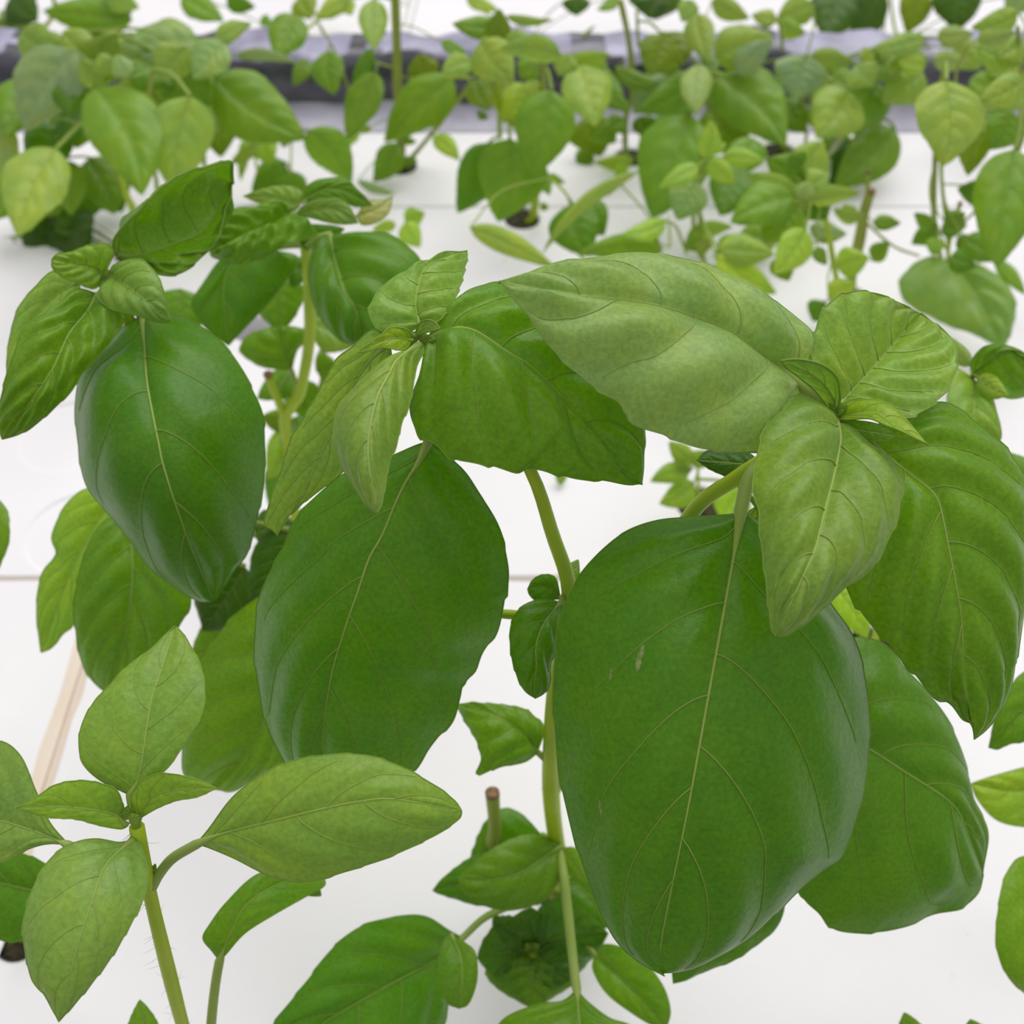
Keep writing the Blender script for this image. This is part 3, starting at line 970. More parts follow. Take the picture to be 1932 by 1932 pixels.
hero(HP, [(852, 1764), (868, 1800), (872, 1850), (866, 1903)], [(838, 1775), (828, 1810), (832, 1860), (845, 1893)], [(880, 1780), (898, 1800), (900, 1850), (885, 1893)],
     (.80, .775, .77), (0, 0), 'mid', (.1, .1), .02, 4, .3, 40, 10, None, .001, .0002, .0001, tooth=0)
hero(HP, [(1088, 1866), (1094, 1930), (1105, 2020), (1115, 2120)], [(1060, 1890), (1010, 1897), (940, 1932), (930, 2030), (1020, 2110)],
     [(1110, 1890), (1150, 1920), (1200, 1945), (1230, 2030), (1190, 2100)], (.80, .76, .75), (.01, .01), 'mid', (.08, .08), .03, 5, .36, 50, 14,
     [(1052, 1590, .87), (1063, 1650, .842), (1070, 1710, .832), (1080, 1800, .815)], .0016, .00026, .00014, tooth=.0)
hero(HP, [(1122, 1800), (1160, 1835), (1210, 1885), (1258, 1940)], [(1146, 1781), (1204, 1802), (1249, 1856), (1265, 1905)],
     [(1118, 1830), (1146, 1876), (1204, 1920), (1240, 1938)], (.86, .83, .82), (0, 0), 'mid', (.1, .1), .03, 4, .3, 44, 12,
     [(1085, 1760, .90)], .001, .0002, .0001, tooth=0)

# ------------------------------------------------------------------ hairy-stemmed young basil, bottom left
BL = plant('basil_plant', 'young basil plant with smooth matte leaves and thin hairy stem, bottom left corner', (420, 2250))
plug(BL, seed=4)
stem(BL, [BL['b'] + np.array([0, 0, -.005]), (380, 2060, .74), (345, 1935, .66), (310, 1800, .595), (286, 1700, .56), (272, 1630, .54), (258, 1560, .525)],
     0.0021, 0.0016, n=44)
hero(BL, [(245, 1500), (262, 1466), (275, 1384), (285, 1324), (298, 1281), (331, 1182)],
     [(189, 1473), (156, 1437), (151, 1390), (159, 1357), (179, 1321), (199, 1301), (239, 1258), (288, 1221), (315, 1196)],
     [(282, 1473), (315, 1450), (351, 1397), (381, 1350), (387, 1304), (378, 1254), (355, 1211), (341, 1190)],
     (.525, .53, .56), (-.0, .0), 'pale', (.07, .07), .012, 4, .36, 70, 18, [(258, 1560, .525), (250, 1525, .525)], .0009, .0002, .00014, tooth=.008)
hero(BL, [(368, 1594), (419, 1573), (512, 1550), (605, 1527), (675, 1513), (745, 1508), (871, 1530)],
     [(396, 1562), (442, 1501), (503, 1457), (559, 1434), (633, 1423), (699, 1427), (764, 1450), (820, 1482), (857, 1510)],
     [(387, 1597), (438, 1618), (484, 1641), (526, 1657), (587, 1662), (652, 1645), (722, 1622), (792, 1590), (829, 1571), (866, 1545)],
     (.53, .505, .515), (.01, .01), 'pale', (.09, .09), .02, 4, .36, 84, 20, [(288, 1672, .552), (300, 1650, .548), (325, 1620, .54)], .0011, .00024, .00014, tooth=.008)
hero(BL, [(252, 1583), (200, 1632), (172, 1706), (149, 1776), (130, 1846), (111, 1928)],
     [(224, 1590), (177, 1584), (130, 1594), (93, 1622), (65, 1669), (44, 1743), (49, 1799), (61, 1846), (84, 1874), (98, 1900)],
     [(265, 1594), (279, 1645), (270, 1697), (242, 1753), (205, 1813), (158, 1874)],
     (.525, .49, .495), (.01, .01), 'sage', (.09, .09), .015, 4, .40, 80, 20, None, .0009, .0002, .00014, tooth=.012)
hero(BL, [(128, 1594), (70, 1570), (0, 1548), (-130, 1510)], [(93, 1552), (70, 1492), (42, 1431), (0, 1399), (-70, 1410)], [(93, 1592), (56, 1601), (0, 1627), (-80, 1610)],
     (.54, .545, .56), (0, 0), 'sage', (.07, .07), .015, 4, .36, 60, 16, [(278, 1660, .552), (200, 1625, .548)], .001, .0002, .00014, tooth=.004)
hero(BL, [(238, 1557), (210, 1534), (116, 1522), (29, 1524)], [(224, 1496), (191, 1478), (149, 1473), (102, 1482), (61, 1510)], [(228, 1564), (186, 1557), (140, 1545), (88, 1541)],
     (.52, .505, .50), (0, 0), 'soft', (.06, .06), .015, 4, .36, 56, 14, None, .0008, .00018, .00014, tooth=.014)
hero(BL, [(261, 1545), (290, 1502), (349, 1488), (408, 1487)], [(246, 1510), (262, 1478), (285, 1464), (312, 1459), (363, 1468)], [(270, 1540), (298, 1524), (335, 1510), (373, 1503)],
     (.52, .505, .50), (0, 0), 'soft', (.06, .06), .015, 4, .36, 56, 14, None, .0008, .00018, .00014, tooth=.012)
quick(BL, (228, 1538), (203, 1492), 22, (.518, .512), tone='mid', link=0, nt=14, ns=4)
quick(BL, (238, 1545), (243, 1520), 26, (.517, .512), tone='mid', link=0, nt=12, ns=4)
quick(BL, (246, 1552), (262, 1540), 26, (.515, .51), tone='soft', link=0, nt=12, ns=4)
quick(BL, (284, 1665), (293, 1630), 14, (.55, .545), tone='mid', link=0, nt=12, ns=4)
hero(BL, [(414, 1813), (433, 1766), (466, 1706), (536, 1664), (612, 1655)], [(400, 1795), (382, 1771), (396, 1743), (428, 1701), (484, 1650), (560, 1630)],
     [(428, 1799), (461, 1762), (512, 1729), (577, 1692), (612, 1672)], (.66, .66, .70), (.0, .0), 'mid', (.08, .05), .02, 4, .36, 56, 14,
     [(392, 2080, .72), (398, 1940, .68), (406, 1860, .667)], .0013, .0002, .00012, tooth=0)
quick(BL, (570, 1650), (606, 1690), 34, (.71, .71), tone='deep', link=0)
quick(BL, (262, 2000), (264, 1886), 58, (.72, .73), tone='mid', link=.08)
hv, hf = [], []
rh = random.Random(5)
bpath = BL['stems'][0]
for k in range(70):
    i = rh.randint(14, len(bpath) - 1)
    p = bpath[i]
    dv = np.array([rh.uniform(-1, 1), rh.uniform(-1, 1), rh.uniform(-.3, .5)])
    dv /= np.linalg.norm(dv)
    ln = rh.uniform(.002, .0042)
    q = [p + dv * .0012, p + dv * (.0012 + ln * .5), p + dv * (.0012 + ln) + np.array([0, 0, ln * .15])]
    gv, gf = tube_geo(q, [.00005, .00004, .00002], 3, False)
    o0 = len(hv)
    hv.extend(gv); hf.extend([tuple(i2 + o0 for i2 in f) for f in gf])
ho = mesh_obj('stem_hairs', hv, hf, [M_HAIR], BL['o'], None, BL['b'])
ho['kind'] = 'stuff'
ho['label'] = 'fine pale hairs on the stem'

# ------------------------------------------------------------------ plant at the left edge
LE = plant('basil_plant', 'basil plant rising from the hole at the lower left edge, dark leaf behind pale one', (36, 1765))
plug(LE, .010, seed=6)
stem(LE, [LE['b'] + np.array([0, 0, -.005]), (20, 1730, .90), (-40, 1660, .79), (-110, 1570, .71)], .002, .0014)
hero(LE, [(130, 1690), (58, 1679), (0, 1666), (-90, 1650)], [(95, 1636), (38, 1610), (-20, 1620), (-70, 1630)], [(110, 1740), (48, 1772), (0, 1773), (-70, 1720)],
     (.74, .73, .74), (0, .0), 'deep', (.1, .1), .02, 4, .3, 44, 12, None, .001, .0002, .00014)
LN = plant('basil_plant', 'basil plant standing beyond the left edge, only one leaf edge showing', (-150, 1333))
plug(LN, seed=12)
stem(LN, [LN['b'] + np.array([0, 0, -.005]), (-150, 1150, 1.0), (-120, 980, .89), (-90, 860, .83)], .0024, .0015)
quick(LN, (-40, 925), (-8, 1082), 62, (.86, .84), tone='mid', link=.08, bend=-.06)

# ------------------------------------------------------------------ tall basil, left middle ground
TL = plant('basil_plant', 'tall basil plant with crinkled top leaves and one long glossy hanging leaf, left side', (520, 1330))
plug(TL, seed=7)
stem(TL, [TL['b'] + np.array([0, 0, -.005]), (470, 1200, 1.02), (400, 1020, .90), (320, 800, .79), (250, 620, .715), (205, 535, .69)], .003, .0019, n=44)
hero(TL, [(205, 523), (214, 521), (238, 538), (274, 566), (302, 590), (323, 606)],
     [(208, 508), (216, 498), (238, 491), (267, 491), (288, 509), (301, 528), (312, 561)], [(190, 545), (182, 558), (205, 580), (233, 589), (257, 595), (286, 604), (307, 608)],
     (.69, .655, .66), (.005, .005), 'pale', (.1, .1), .05, 5, .36, 50, 14, None, .0008, .0003, .0002)
hero(TL, [(219, 480), (257, 484), (321, 464), (390, 430), (437, 345)],
     [(215, 455), (229, 430), (252, 404), (286, 373), (321, 345), (369, 323), (429, 304)],
     [(245, 492), (279, 496), (298, 516), (333, 516), (371, 492), (395, 459), (424, 407), (436, 373)],
     (.69, .73, .76), (-.05, -.005), 'mid', (-.42, .12), .06, 5, .36, 60, 18, None, .0008, .0003, .0005, crumple=.05)
hero(TL, [(198, 518), (179, 504), (143, 497), (98, 489)], [(214, 478), (205, 462), (190, 459), (164, 464), (133, 476), (108, 480)],
     [(185, 540), (171, 544), (143, 533), (119, 523), (100, 507)], (.69, .675, .67), (0, 0), 'soft', (.08, .08), .05, 5, .36, 50, 14, None, .0008, .00026, .0002)
hero(TL, [(182, 555), (165, 585), (130, 628), (100, 693), (57, 758), (4, 829)],
     [(150, 545), (130, 550), (104, 576), (57, 610), (39, 628), (26, 671), (13, 706), (3, 750), (-6, 795)],
     [(210, 575), (235, 597), (217, 636), (174, 684), (152, 706), (135, 736), (109, 763), (65, 802), (35, 819)],
     (.69, .645, .65), (.0, .01), 'mid', (.1, .1), .10, 5, .36, 70, 20, None, .0008, .0003, .0002, crumple=.05)
hero(TL, [(150, 530), (90, 570), (45, 640), (12, 745)], [(102, 511), (67, 540), (43, 569), (29, 597), (15, 660)], [(150, 580), (110, 640), (60, 710)],
     (.70, .70, .69), (.0, .0), 'pale', (.1, .1), .03, 4, .36, 40, 12, None, .0008, .0002, .0002)
hero(TL, [(270, 598), (272, 650), (276, 715), (287, 780), (300, 845), (305, 870), (325, 936), (351, 1009), (371, 1059), (391, 1108), (400, 1136)],
     [(248, 606), (230, 623), (204, 658), (174, 684), (150, 710), (139, 758), (140, 802), (146, 841), (152, 880), (166, 920), (192, 953), (232, 1002), (282, 1069),
      (311, 1092), (351, 1122), (378, 1136)],
     [(300, 590), (330, 593), (370, 610), (417, 645), (452, 689), (478, 737), (493, 771), (498, 802), (498, 845), (497, 880), (495, 926), (487, 969), (474, 1019),
      (464, 1049), (444, 1072), (427, 1099), (412, 1125)],
     (.71, .635, .71), (.06, .05), 'deep', (.14, .14), .020, 4, .40, 100, 26, [(225, 560, .70), (255, 575, .705)], .0017, .0003, .00014, tooth=.006)
hero(TL, [(240, 960), (250, 1060), (240, 1180), (203, 1308)], [(190, 990), (155, 1060), (138, 1142), (142, 1178), (149, 1231), (168, 1274)],
     [(300, 1030), (350, 1090), (360, 1140), (338, 1180), (305, 1235), (255, 1285)], (.83, .80, .84), (.0, .0), 'mid', (.1, .1), .05, 5, .36, 56, 16,
     [(395, 1010, .89), (320, 960, .85)], .0015, .0004, .0002)
hero(TL, [(225, 930), (180, 990), (130, 1085), (78, 1231)], [(167, 921), (133, 943), (113, 973), (98, 1016), (106, 1046), (83, 1075), (72, 1112), (69, 1165)],
     [(240, 990), (200, 1060), (165, 1120), (138, 1178), (117, 1198), (98, 1222)], (.86, .85, .86), (.0, .0), 'soft', (.1, .1), .03, 5, .36, 50, 14,
     [(395, 1010, .89), (310, 940, .87)], .0013, .0003, .0002)
quick(TL, (462, 1070), (383, 1190), 125, (.92, .93), tone='dark', link=.08)
quick(TL, (545, 1000), (470, 1135), 90, (.90, .90), tone='dark', link=.08)
quick(TL, (480, 1010), (560, 990), 60, (.92, .92), tone='dark', link=.08)
hero(TL, [(600, 1180), (545, 1285), (500, 1360), (464, 1423), (395, 1489)], [(545, 1120), (490, 1128), (447, 1158), (411, 1198), (374, 1250), (352, 1330), (343, 1422), (352, 1465)],
     [(640, 1300), (600, 1400), (540, 1440), (489, 1464), (442, 1492)], (.76, .74, .78), (.0, .0), 'mid', (.1, .1), .03, 5, .36, 60, 16, None, .0012, .00032, .00014)
quick(TL, (470, 1190), (360, 1240), 90, (.95, .95), tone='mid', link=.08)

for (bx, by, tx, ty, w, tn) in [(200, 527, 186, 512, 22, 'young'), (203, 528, 216, 514, 20, 'young'), (202, 530, 190, 548, 24, 'soft'), (204, 530, 226, 540, 22, 'mid'), (202, 528, 203, 508, 16, 'bright'),
                                (205, 532, 206, 560, 26, 'mid')]:
    quick(TL, (bx, by), (tx, ty), w, (.688, .683), tone=tn, link=0, nt=12, ns=4)
# ------------------------------------------------------------------ second basil, upper left of centre
SP = plant('basil_plant', 'basil plant with puckered top leaves and a brown-tipped cut stub, left of centre', (560, 1010))
plug(SP, seed=8)
Ys = SP['Y']


def sd(u, v, k=0.0):
    return (u, v, depth_at_Y(v, Ys) + k)


stem(SP, [SP['b'] + np.array([0, 0, -.005]), sd(548, 900), sd(543, 835), sd(537, 792), sd(551, 765), sd(565, 745), sd(573, 710), sd(581, 666), sd(585, 613), sd(583, 560),
          sd(578, 480), sd(562, 405)], .0030, .0022, n=50)
stem(SP, [sd(541, 800), sd(530, 768), sd(516, 735), sd(505, 706)], .0021, .0019, M_STEM, 10, 'cut_stub', cut=True)
stem(SP, [sd(560, 860, .1), sd(612, 700, .1), sd(604, 640, .1), sd(596, 570, .1)], .0012, .0012, M_YSTEM, 12, 'side_stem')
d9 = depth_at_Y(405, Ys)
hero(SP, [(550, 405), (530, 415), (509, 422), (465, 439), (422, 461), (396, 475)], [(540, 388), (522, 385), (487, 387), (443, 398), (422, 417), (406, 439)],
     [(585, 432), (600, 441), (565, 454), (530, 467), (487, 487), (459, 500), (428, 493), (402, 485)],
     (d9, d9 - .04, d9 - .04), (.01, .0), 'mid', (.1, .16), .11, 6, .34, 60, 18, None, .0008, .00034, .0003, crumple=.06)
hero(SP, [(565, 388), (530, 378), (495, 371), (459, 370)], [(572, 366), (552, 352), (517, 351), (487, 359)], [(552, 400), (522, 393), (487, 382)],
     (d9, d9, d9 + .01), (0, 0), 'pale', (.08, .08), .06, 5, .34, 40, 12, None, .0008, .0003, .0002)
hero(SP, [(570, 383), (610, 358), (655, 362), (702, 388)], [(576, 357), (596, 341), (622, 336), (654, 337), (674, 357), (691, 374)], [(596, 378), (639, 378), (672, 390)],
     (d9, d9, d9 + .02), (0, 0), 'mid', (.1, .1), .09, 6, .34, 50, 14, None, .0008, .0003, .0002, crumple=.04)
hero(SP, [(557, 405), (590, 396), (630, 394), (675, 421)], [(574, 387), (596, 376), (641, 375), (661, 393)], [(587, 411), (617, 419), (646, 423)],
     (d9, d9 - .04, d9 - .05), (0, 0), 'pale', (.1, .1), .06, 5, .34, 50, 14, None, .0008, .0003, .0002)
hero(SP, [(672, 408), (695, 400), (715, 392), (741, 371)], [(690, 382), (705, 378), (722, 377)], [(683, 424), (709, 420), (733, 402)],
     (d9 + .03, d9 + .03, d9 + .04), (0, 0), 'grey', (.08, .08), .03, 4, .34, 30, 8, None, .0008, .0002, .0002)
hero(SP, [(560, 440), (590, 445), (620, 445), (650, 432)], [(580, 425), (620, 425), (640, 428)], [(575, 470), (600, 465), (630, 450)],
     (d9, d9, d9), (0, 0), 'deep', (.08, .08), .03, 4, .34, 30, 8, None, .0008, .0002, .0002)
hero(SP, [(622, 443), (626, 461), (630, 485), (639, 517), (650, 550), (672, 589), (682, 655)],
     [(602, 452), (587, 480), (580, 509), (583, 539), (591, 572), (607, 604), (640, 640)],
     [(650, 441), (683, 438), (722, 439), (748, 450), (770, 467), (791, 487), (800, 520), (780, 580), (730, 635)],
     (d9 + .0, d9 - .05, d9 - .04), (.02, .02), 'deep', (.13, .13), .05, 4, .40, 70, 20, [(578, 470, d9), (600, 450, d9)], .0016, .0004, .0002, tooth=0)
hero(SP, [(500, 470), (440, 495), (422, 540), (425, 600), (431, 652)], [(440, 478), (409, 497), (378, 541), (361, 571), (374, 602), (400, 630)],
     [(560, 482), (552, 511), (528, 546), (500, 578), (463, 618)], (d9 + .06, d9 + .05, d9 + .06), (0, 0), 'deep', (.08, .08), .02, 4, .36, 50, 14,
     [(576, 460, d9 + .02), (540, 462, d9 + .04)], .0015, .0003, .0002, tooth=0)
quick(SP, (520, 515), (528, 628), 85, (d9 + .15, d9 + .15), tone='mid', link=.06)
quick(SP, (340, 545), (330, 640), 90, (d9 + .14, d9 + .14), tone='mid', link=0)
hero(SP, [(551, 699), (540, 668), (527, 635), (522, 614)], [(520, 696), (486, 688), (452, 662), (470, 632), (504, 620)], [(556, 676), (562, 660), (574, 646), (578, 624), (545, 615)],
     (depth_at_Y(699, Ys) + .02, depth_at_Y(650, Ys) + .03, depth_at_Y(615, Ys) + .05), (0, 0), 'mid', (.1, .1), .04, 4, .3, 40, 12, [(565, 740, depth_at_Y(740, Ys))], .001, .0003, .0002)
for (b, t, w, tn) in [((548, 702), (485, 752), 46, 'mid'), ((560, 720), (590, 790), 60, 'mid'), ((545, 800), (493, 786), 36, 'olive'), ((548, 810), (505, 905), 60, 'soft'),
                      ((590, 610), (690, 640), 70, 'sage'), ((598, 700), (640, 690), 50, 'mid'), ((550, 790), (600, 850), 70, 'deep'), ((545, 860), (510, 960), 60, 'deep'),
                      ((580, 520), (545, 500), 60, 'deep')]:
    quick(SP, b, t, w, depth_at_Y(b[1], Ys) + .05, tone=tn, link=.06)

# ------------------------------------------------------------------ plant right of the large basil
MR = plant('basil_plant', 'small basil plant with a leaf pair behind the large right branch, right edge', (1648, 1222))
plug(MR, seed=9)
stem(MR, [MR['b'] + np.array([0, 0, -.005]), (1680, 1110, 1.06), (1740, 950, .96), (1800, 790, .87), (1833, 710, .83)], .002, .0014, n=36)
hero(MR, [(1836, 706), (1862, 685), (1907, 663), (1958, 700)], [(1833, 682), (1849, 660), (1868, 652), (1901, 652), (1935, 668)], [(1857, 728), (1901, 751), (1935, 748), (1955, 725)],
     (.83, .80, .81), (0, .02), 'mid', (.1, .1), .05, 4, .36, 50, 14, None, .0008, .0003, .0002, tooth=0)
hero(MR, [(1832, 713), (1838, 730), (1839, 763), (1840, 800), (1872, 842)], [(1803, 696), (1794, 720), (1788, 765), (1815, 815)], [(1857, 730), (1870, 747), (1879, 773), (1887, 800), (1888, 828)],
     (.83, .80, .80), (0, 0), 'pale', (.1, .1), .05, 4, .36, 50, 14, None, .0008, .0003, .0002, tooth=0)
quick(MR, (1845, 712), (1903, 746), 40, (.81, .79), tone='soft', link=.04)
quick(MR, (1832, 690), (1782, 630), 28, (.85, .87), tone='sage', link=.04)
quick(MR, (2000, 940), (1893, 853), 75, (.83, .85), tone='mid', link=.12)
quick(MR, (1580, 1110), (1636, 1205), 62, (.98, .98), tone='bright', link=.10)

# ------------------------------------------------------------------ plant at the lower right edge
RE = plant('basil_plant', 'basil plant whose leaves enter at the lower right edge above bare foam', (2080, 1700))
plug(RE, seed=10)
stem(RE, [RE['b'] + np.array([0, 0, -.005]), (2070, 1600, .90), (2040, 1450, .82), (2010, 1300, .76)], .0024, .0016, n=30)
hero(RE, [(2010, 1300), (1950, 1330), (1905, 1370), (1866, 1411)], [(1960, 1262), (1932, 1268), (1905, 1296), (1879, 1349)], [(1990, 1380), (1932, 1399), (1905, 1403), (1884, 1413)],
     (.77, .75, .76), (0, 0), 'mid', (.1, .1), .04, 4, .36, 44, 12, None, .001, .00024, .00014)
hero(RE, [(2030, 1490), (1960, 1490), (1900, 1490), (1831, 1478)], [(1985, 1440), (1932, 1448), (1870, 1465)], [(1990, 1560), (1932, 1560), (1880, 1547), (1845, 1510)],
     (.86, .85, .86), (0, 0), 'soft', (.1, .1), .03, 4, .36, 44, 12, [(2044, 1470, .83)], .001, .00024, .00014, tooth=0)
hero(RE, [(2000, 1640), (1960, 1700), (1945, 1780), (1960, 1890)], [(1932, 1615), (1895, 1655), (1883, 1720), (1880, 1785), (1900, 1840), (1930, 1872)], [(2040, 1700), (2030, 1820), (2000, 1880)],
     (.80, .75, .76), (0, 0), 'mid', (.1, .1), .03, 4, .36, 44, 12, [(2071, 1610, .908), (2040, 1610, .85)], .001, .00024, .00014)
BR = plant('basil_plant', 'short basil plant below the bottom edge, two leaf tips showing at bottom right', (1800, 2210))
plug(BR, seed=13)
stem(BR, [BR['b'] + np.array([0, 0, -.005]), (1795, 2150, .835), (1790, 2080, .81)], .0018, .0013, n=12)
quick(BR, (1735, 2010), (1706, 1910), 60, (.80, .80), tone='mid', link=.08)
quick(BR, (1870, 2020), (1830, 1924), 90, (.80, .80), tone='mid', link=.08)

# ------------------------------------------------------------------ small seedling between the two branches
SE = plant('basil_seedling', 'tiny seedling with small round leaves in dark plug, behind the two tall branches', (1320, 950))
plug(SE, seed=11)
stem(SE, [SE['b'] + np.array([0, 0, -.004]), SE['b'] + np.array([-.002, 0, .010]), SE['b'] + np.array([-.004, 0, .022]), SE['b'] + np.array([-.005, .004, .032])], .0011, .0008)
for (b, t, w) in [((1300, 892), (1227, 909), 34), ((1309, 911), (1244, 951), 44), ((1298, 889), (1275, 861), 34), ((1302, 870), (1262, 834), 32), ((1400, 925), (1362, 985), 66),
                  ((1310, 880), (1330, 850), 34)]:
    quick(SE, b, t, w, depth_at_Y(b[1], SE['Y'] - .03), tone='soft' if w < 60 else 'bright', link=.03, nt=16, ns=5)

# ------------------------------------------------------------------ background rows
K1 = (0, 0, 2.927)
K2 = (600, 0, 2.927)
K3 = (1200, 0, 2.639)


def pxY(crop, x, y, Y):
    u, v = crop[0] + x / crop[2], crop[1] + y / crop[2]
    return (u, v, depth_at_Y(v, Y))


def bg_plant(label, base, stems, leaves, crop, seed, name='basil_plant', base_xyz=None, group='basil plants in the back rows', do_plug=True):
    pl = plant(name, label, base, group, base_xyz=base_xyz)
    if do_plug:
        plug(pl, seed=seed)
    for st in stems:
        pts, r = st[0], st[1]
        mat = M_YSTEM if len(st) > 2 and 'y' in st[2] else M_STEM
        cut = len(st) > 2 and 'c' in st[2]
        P = [pxY(crop, x, y, pl['Y']) for x, y in pts]
        if len(st) > 2 and 'g' in st[2]:
            P = [pl['b'] + np.array([0, 0, -.004])] + P
        stem(pl, P, r, r * .85, mat, 18, 'cut_stub' if cut else 'stem', cut=cut, sides=8)
    for lf in leaves:
        b, t, w, tn = lf[:4]
        dY = lf[4] if len(lf) > 4 else 0.0
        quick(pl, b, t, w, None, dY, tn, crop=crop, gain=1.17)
    return pl


bg_plant('bushy basil plant with broad pale leaves, at the far left behind the crinkled one', (250, 475),
         [([(740, 1180), (690, 1050), (620, 700), (560, 480)], .0024, 'g'), ([(870, 1060), (820, 600), (850, 380)], .0014, 'y')],
         [((410, 275), (140, 725), 330, 'sage'), ((520, 480), (790, 1078), 350, 'mid'), ((1050, 530), (970, 1065), 320, 'soft'),
          ((480, 440), (640, 180), 220, 'olive'), ((310, 820), (100, 1310), 310, 'soft', -.06), ((490, 870), (630, 1185), 230, 'mid', .08),
          ((330, 880), (390, 1190), 170, 'mid', .05), ((300, 1190), (480, 1420), 300, 'dark', .1), ((60, 1310), (10, 1500), 200, 'mid', .05),
          ((400, 430), (380, 640), 170, 'deep', .05), ((640, 330), (530, 420), 120, 'soft'), ((470, 640), (420, 820), 170, 'mid', .08),
          ((560, 460), (440, 330), 130, 'soft'), ((700, 430), (640, 300), 110, 'pale'), ((330, 1180), (440, 1300), 120, 'deep', .1),
          ((260, 330), (220, 640), 200, 'deep', .08), ((720, 640), (860, 900), 190, 'olive', .1), ((0, 680), (70, 1000), 150, 'pale')], K1, 21)
bg_plant('basil plant with one long leaf arching right, upper left behind the bushy one', (395, 368),
         [([(1130, 920), (1130, 700), (1145, 500), (1200, 330)], .0016, 'gy'), ([(640, 470), (640, 300), (650, 170)], .0010, 'y')],
         [((1190, 430), (1690, 765), 310, 'mid'), ((1090, 215), (650, 250), 230, 'pale'), ((900, 250), (1060, 465), 260, 'deep', .05), ((1240, 235), (1070, 440), 190, 'pale', -.05),
          ((1190, 240), (1390, 130), 100, 'soft'), ((1170, 570), (1220, 870), 190, 'olive', .04), ((1060, 500), (860, 560), 220, 'mid', .08), ((700, 280), (430, 200), 160, 'soft', .1),
          ((1300, 310), (1640, 350), 60, 'sage'), ((730, 470), (800, 350), 200, 'soft', .1), ((960, 400), (740, 480), 200, 'mid', .1)], K1, 22)
bg_plant('small seedling with tiny leaves beside the long arching leaf, upper left', (530, 372),
         [([(1430, 960), (1395, 740)], .0010, 'g'), ([(1600, 960), (1610, 780)], .0008, 'g')],
         [((1430, 780), (1270, 905), 70, 'soft'), ((1450, 770), (1500, 905), 120, 'bright'), ((1570, 890), (1390, 1060), 160, 'deep'), ((1700, 1040), (1500, 1010), 140, 'mid'),
          ((1380, 740), (1330, 1000), 60, 'soft'), ((1600, 790), (1540, 760), 60, 'sage'), ((1700, 720), (1940, 1010), 190, 'mid', -.05)], K1, 23, 'basil_seedling')
bg_plant('leggy basil plant with single tall stem crossing the black rim, upper centre left', (755, 312),
         [([(460, 740), (440, 500), (435, 250), (425, -60)], .0036, 'gy'), ([(510, 880), (700, 650), (850, 450)], .0018, 'gy'), ([(440, 380), (320, 340), (300, 290)], .0006, ''),
          ([(180, 520), (100, 300), (0, 120)], .0008, 'y')],
         [((305, -5), (310, 278), 138, 'soft'), ((60, 280), (95, 525), 156, 'mid'), ((300, 270), (185, 485), 75, 'deep'), ((320, 395), (160, 780), 165, 'mid'), ((745, 430), (365, 785), 235, 'mid'),
          ((430, 790), (305, 1005), 140, 'mid'), ((590, 430), (560, 295), 150, 'olive', .05), ((680, 230), (820, 285), 60, 'mid'), ((470, 765), (545, 785), 40, 'mid'), ((230, 720), (130, 830), 55, 'soft'),
          ((640, 750), (780, 885), 90, 'bright', -.05), ((220, 1000), (430, 1072), 45, 'sage', -.1), ((480, 1225), (590, 1175), 95, 'bright', -.28), ((480, 1230), (565, 1365), 110, 'bright', -.28),
          ((640, 600), (560, 700), 150, 'olive', .06), ((470, 905), (550, 885), 50, 'mid'), ((430, 1240), (300, 1270), 60, 'bright', -.25), ((290, 700), (240, 740), 40, 'soft')], K2, 24)
bg_plant('upright basil plant with light rosette over the black rim and broad lower leaves, upper centre', (985, 412),
         [([(1185, 1210), (1200, 960), (1150, 760), (1000, 600), (940, 450), (960, 330)], .0030, 'g'), ([(1240, 620), (1245, 480), (1250, 340)], .0022, 'y'), ([(1005, 760), (1000, 600), (1010, 200)], .0016, ''),
          ([(840, 430), (700, 425)], .0008, '')],
         [((850, 340), (680, 410), 120, 'soft'), ((900, 225), (1080, 450), 215, 'soft', -.04), ((1340, 305), (1000, 275), 135, 'soft', -.05), ((990, 150), (740, 130), 110, 'mid', .05),
          ((1010, 230), (1005, 50), 120, 'olive'), ((1030, 225), (1195, 255), 110, 'soft', .03), ((1040, 90), (1300, 108), 50, 'soft', .05), ((1290, 495), (1190, 975), 280, 'mid', -.05),
          ((1060, 765), (995, 1225), 330, 'mid', -.08), ((940, 790), (770, 1175), 210, 'deep'), ((870, 440), (950, 605), 130, 'olive'), ((1140, 460), (1020, 680), 150, 'young'),
          ((920, 620), (890, 660), 60, 'deep'), ((1255, 970), (1280, 1078), 62, 'mid'), ((1270, 965), (1365, 1010), 42, 'mid'), ((1170, 445), (1190, 560), 90, 'young', .05),
          ((1080, 440), (1000, 560), 160, 'olive', .05), ((1200, 350), (1120, 440), 120, 'mid', .05), ((1230, 1130), (1275, 1150), 40, 'mid')], K2, 25)
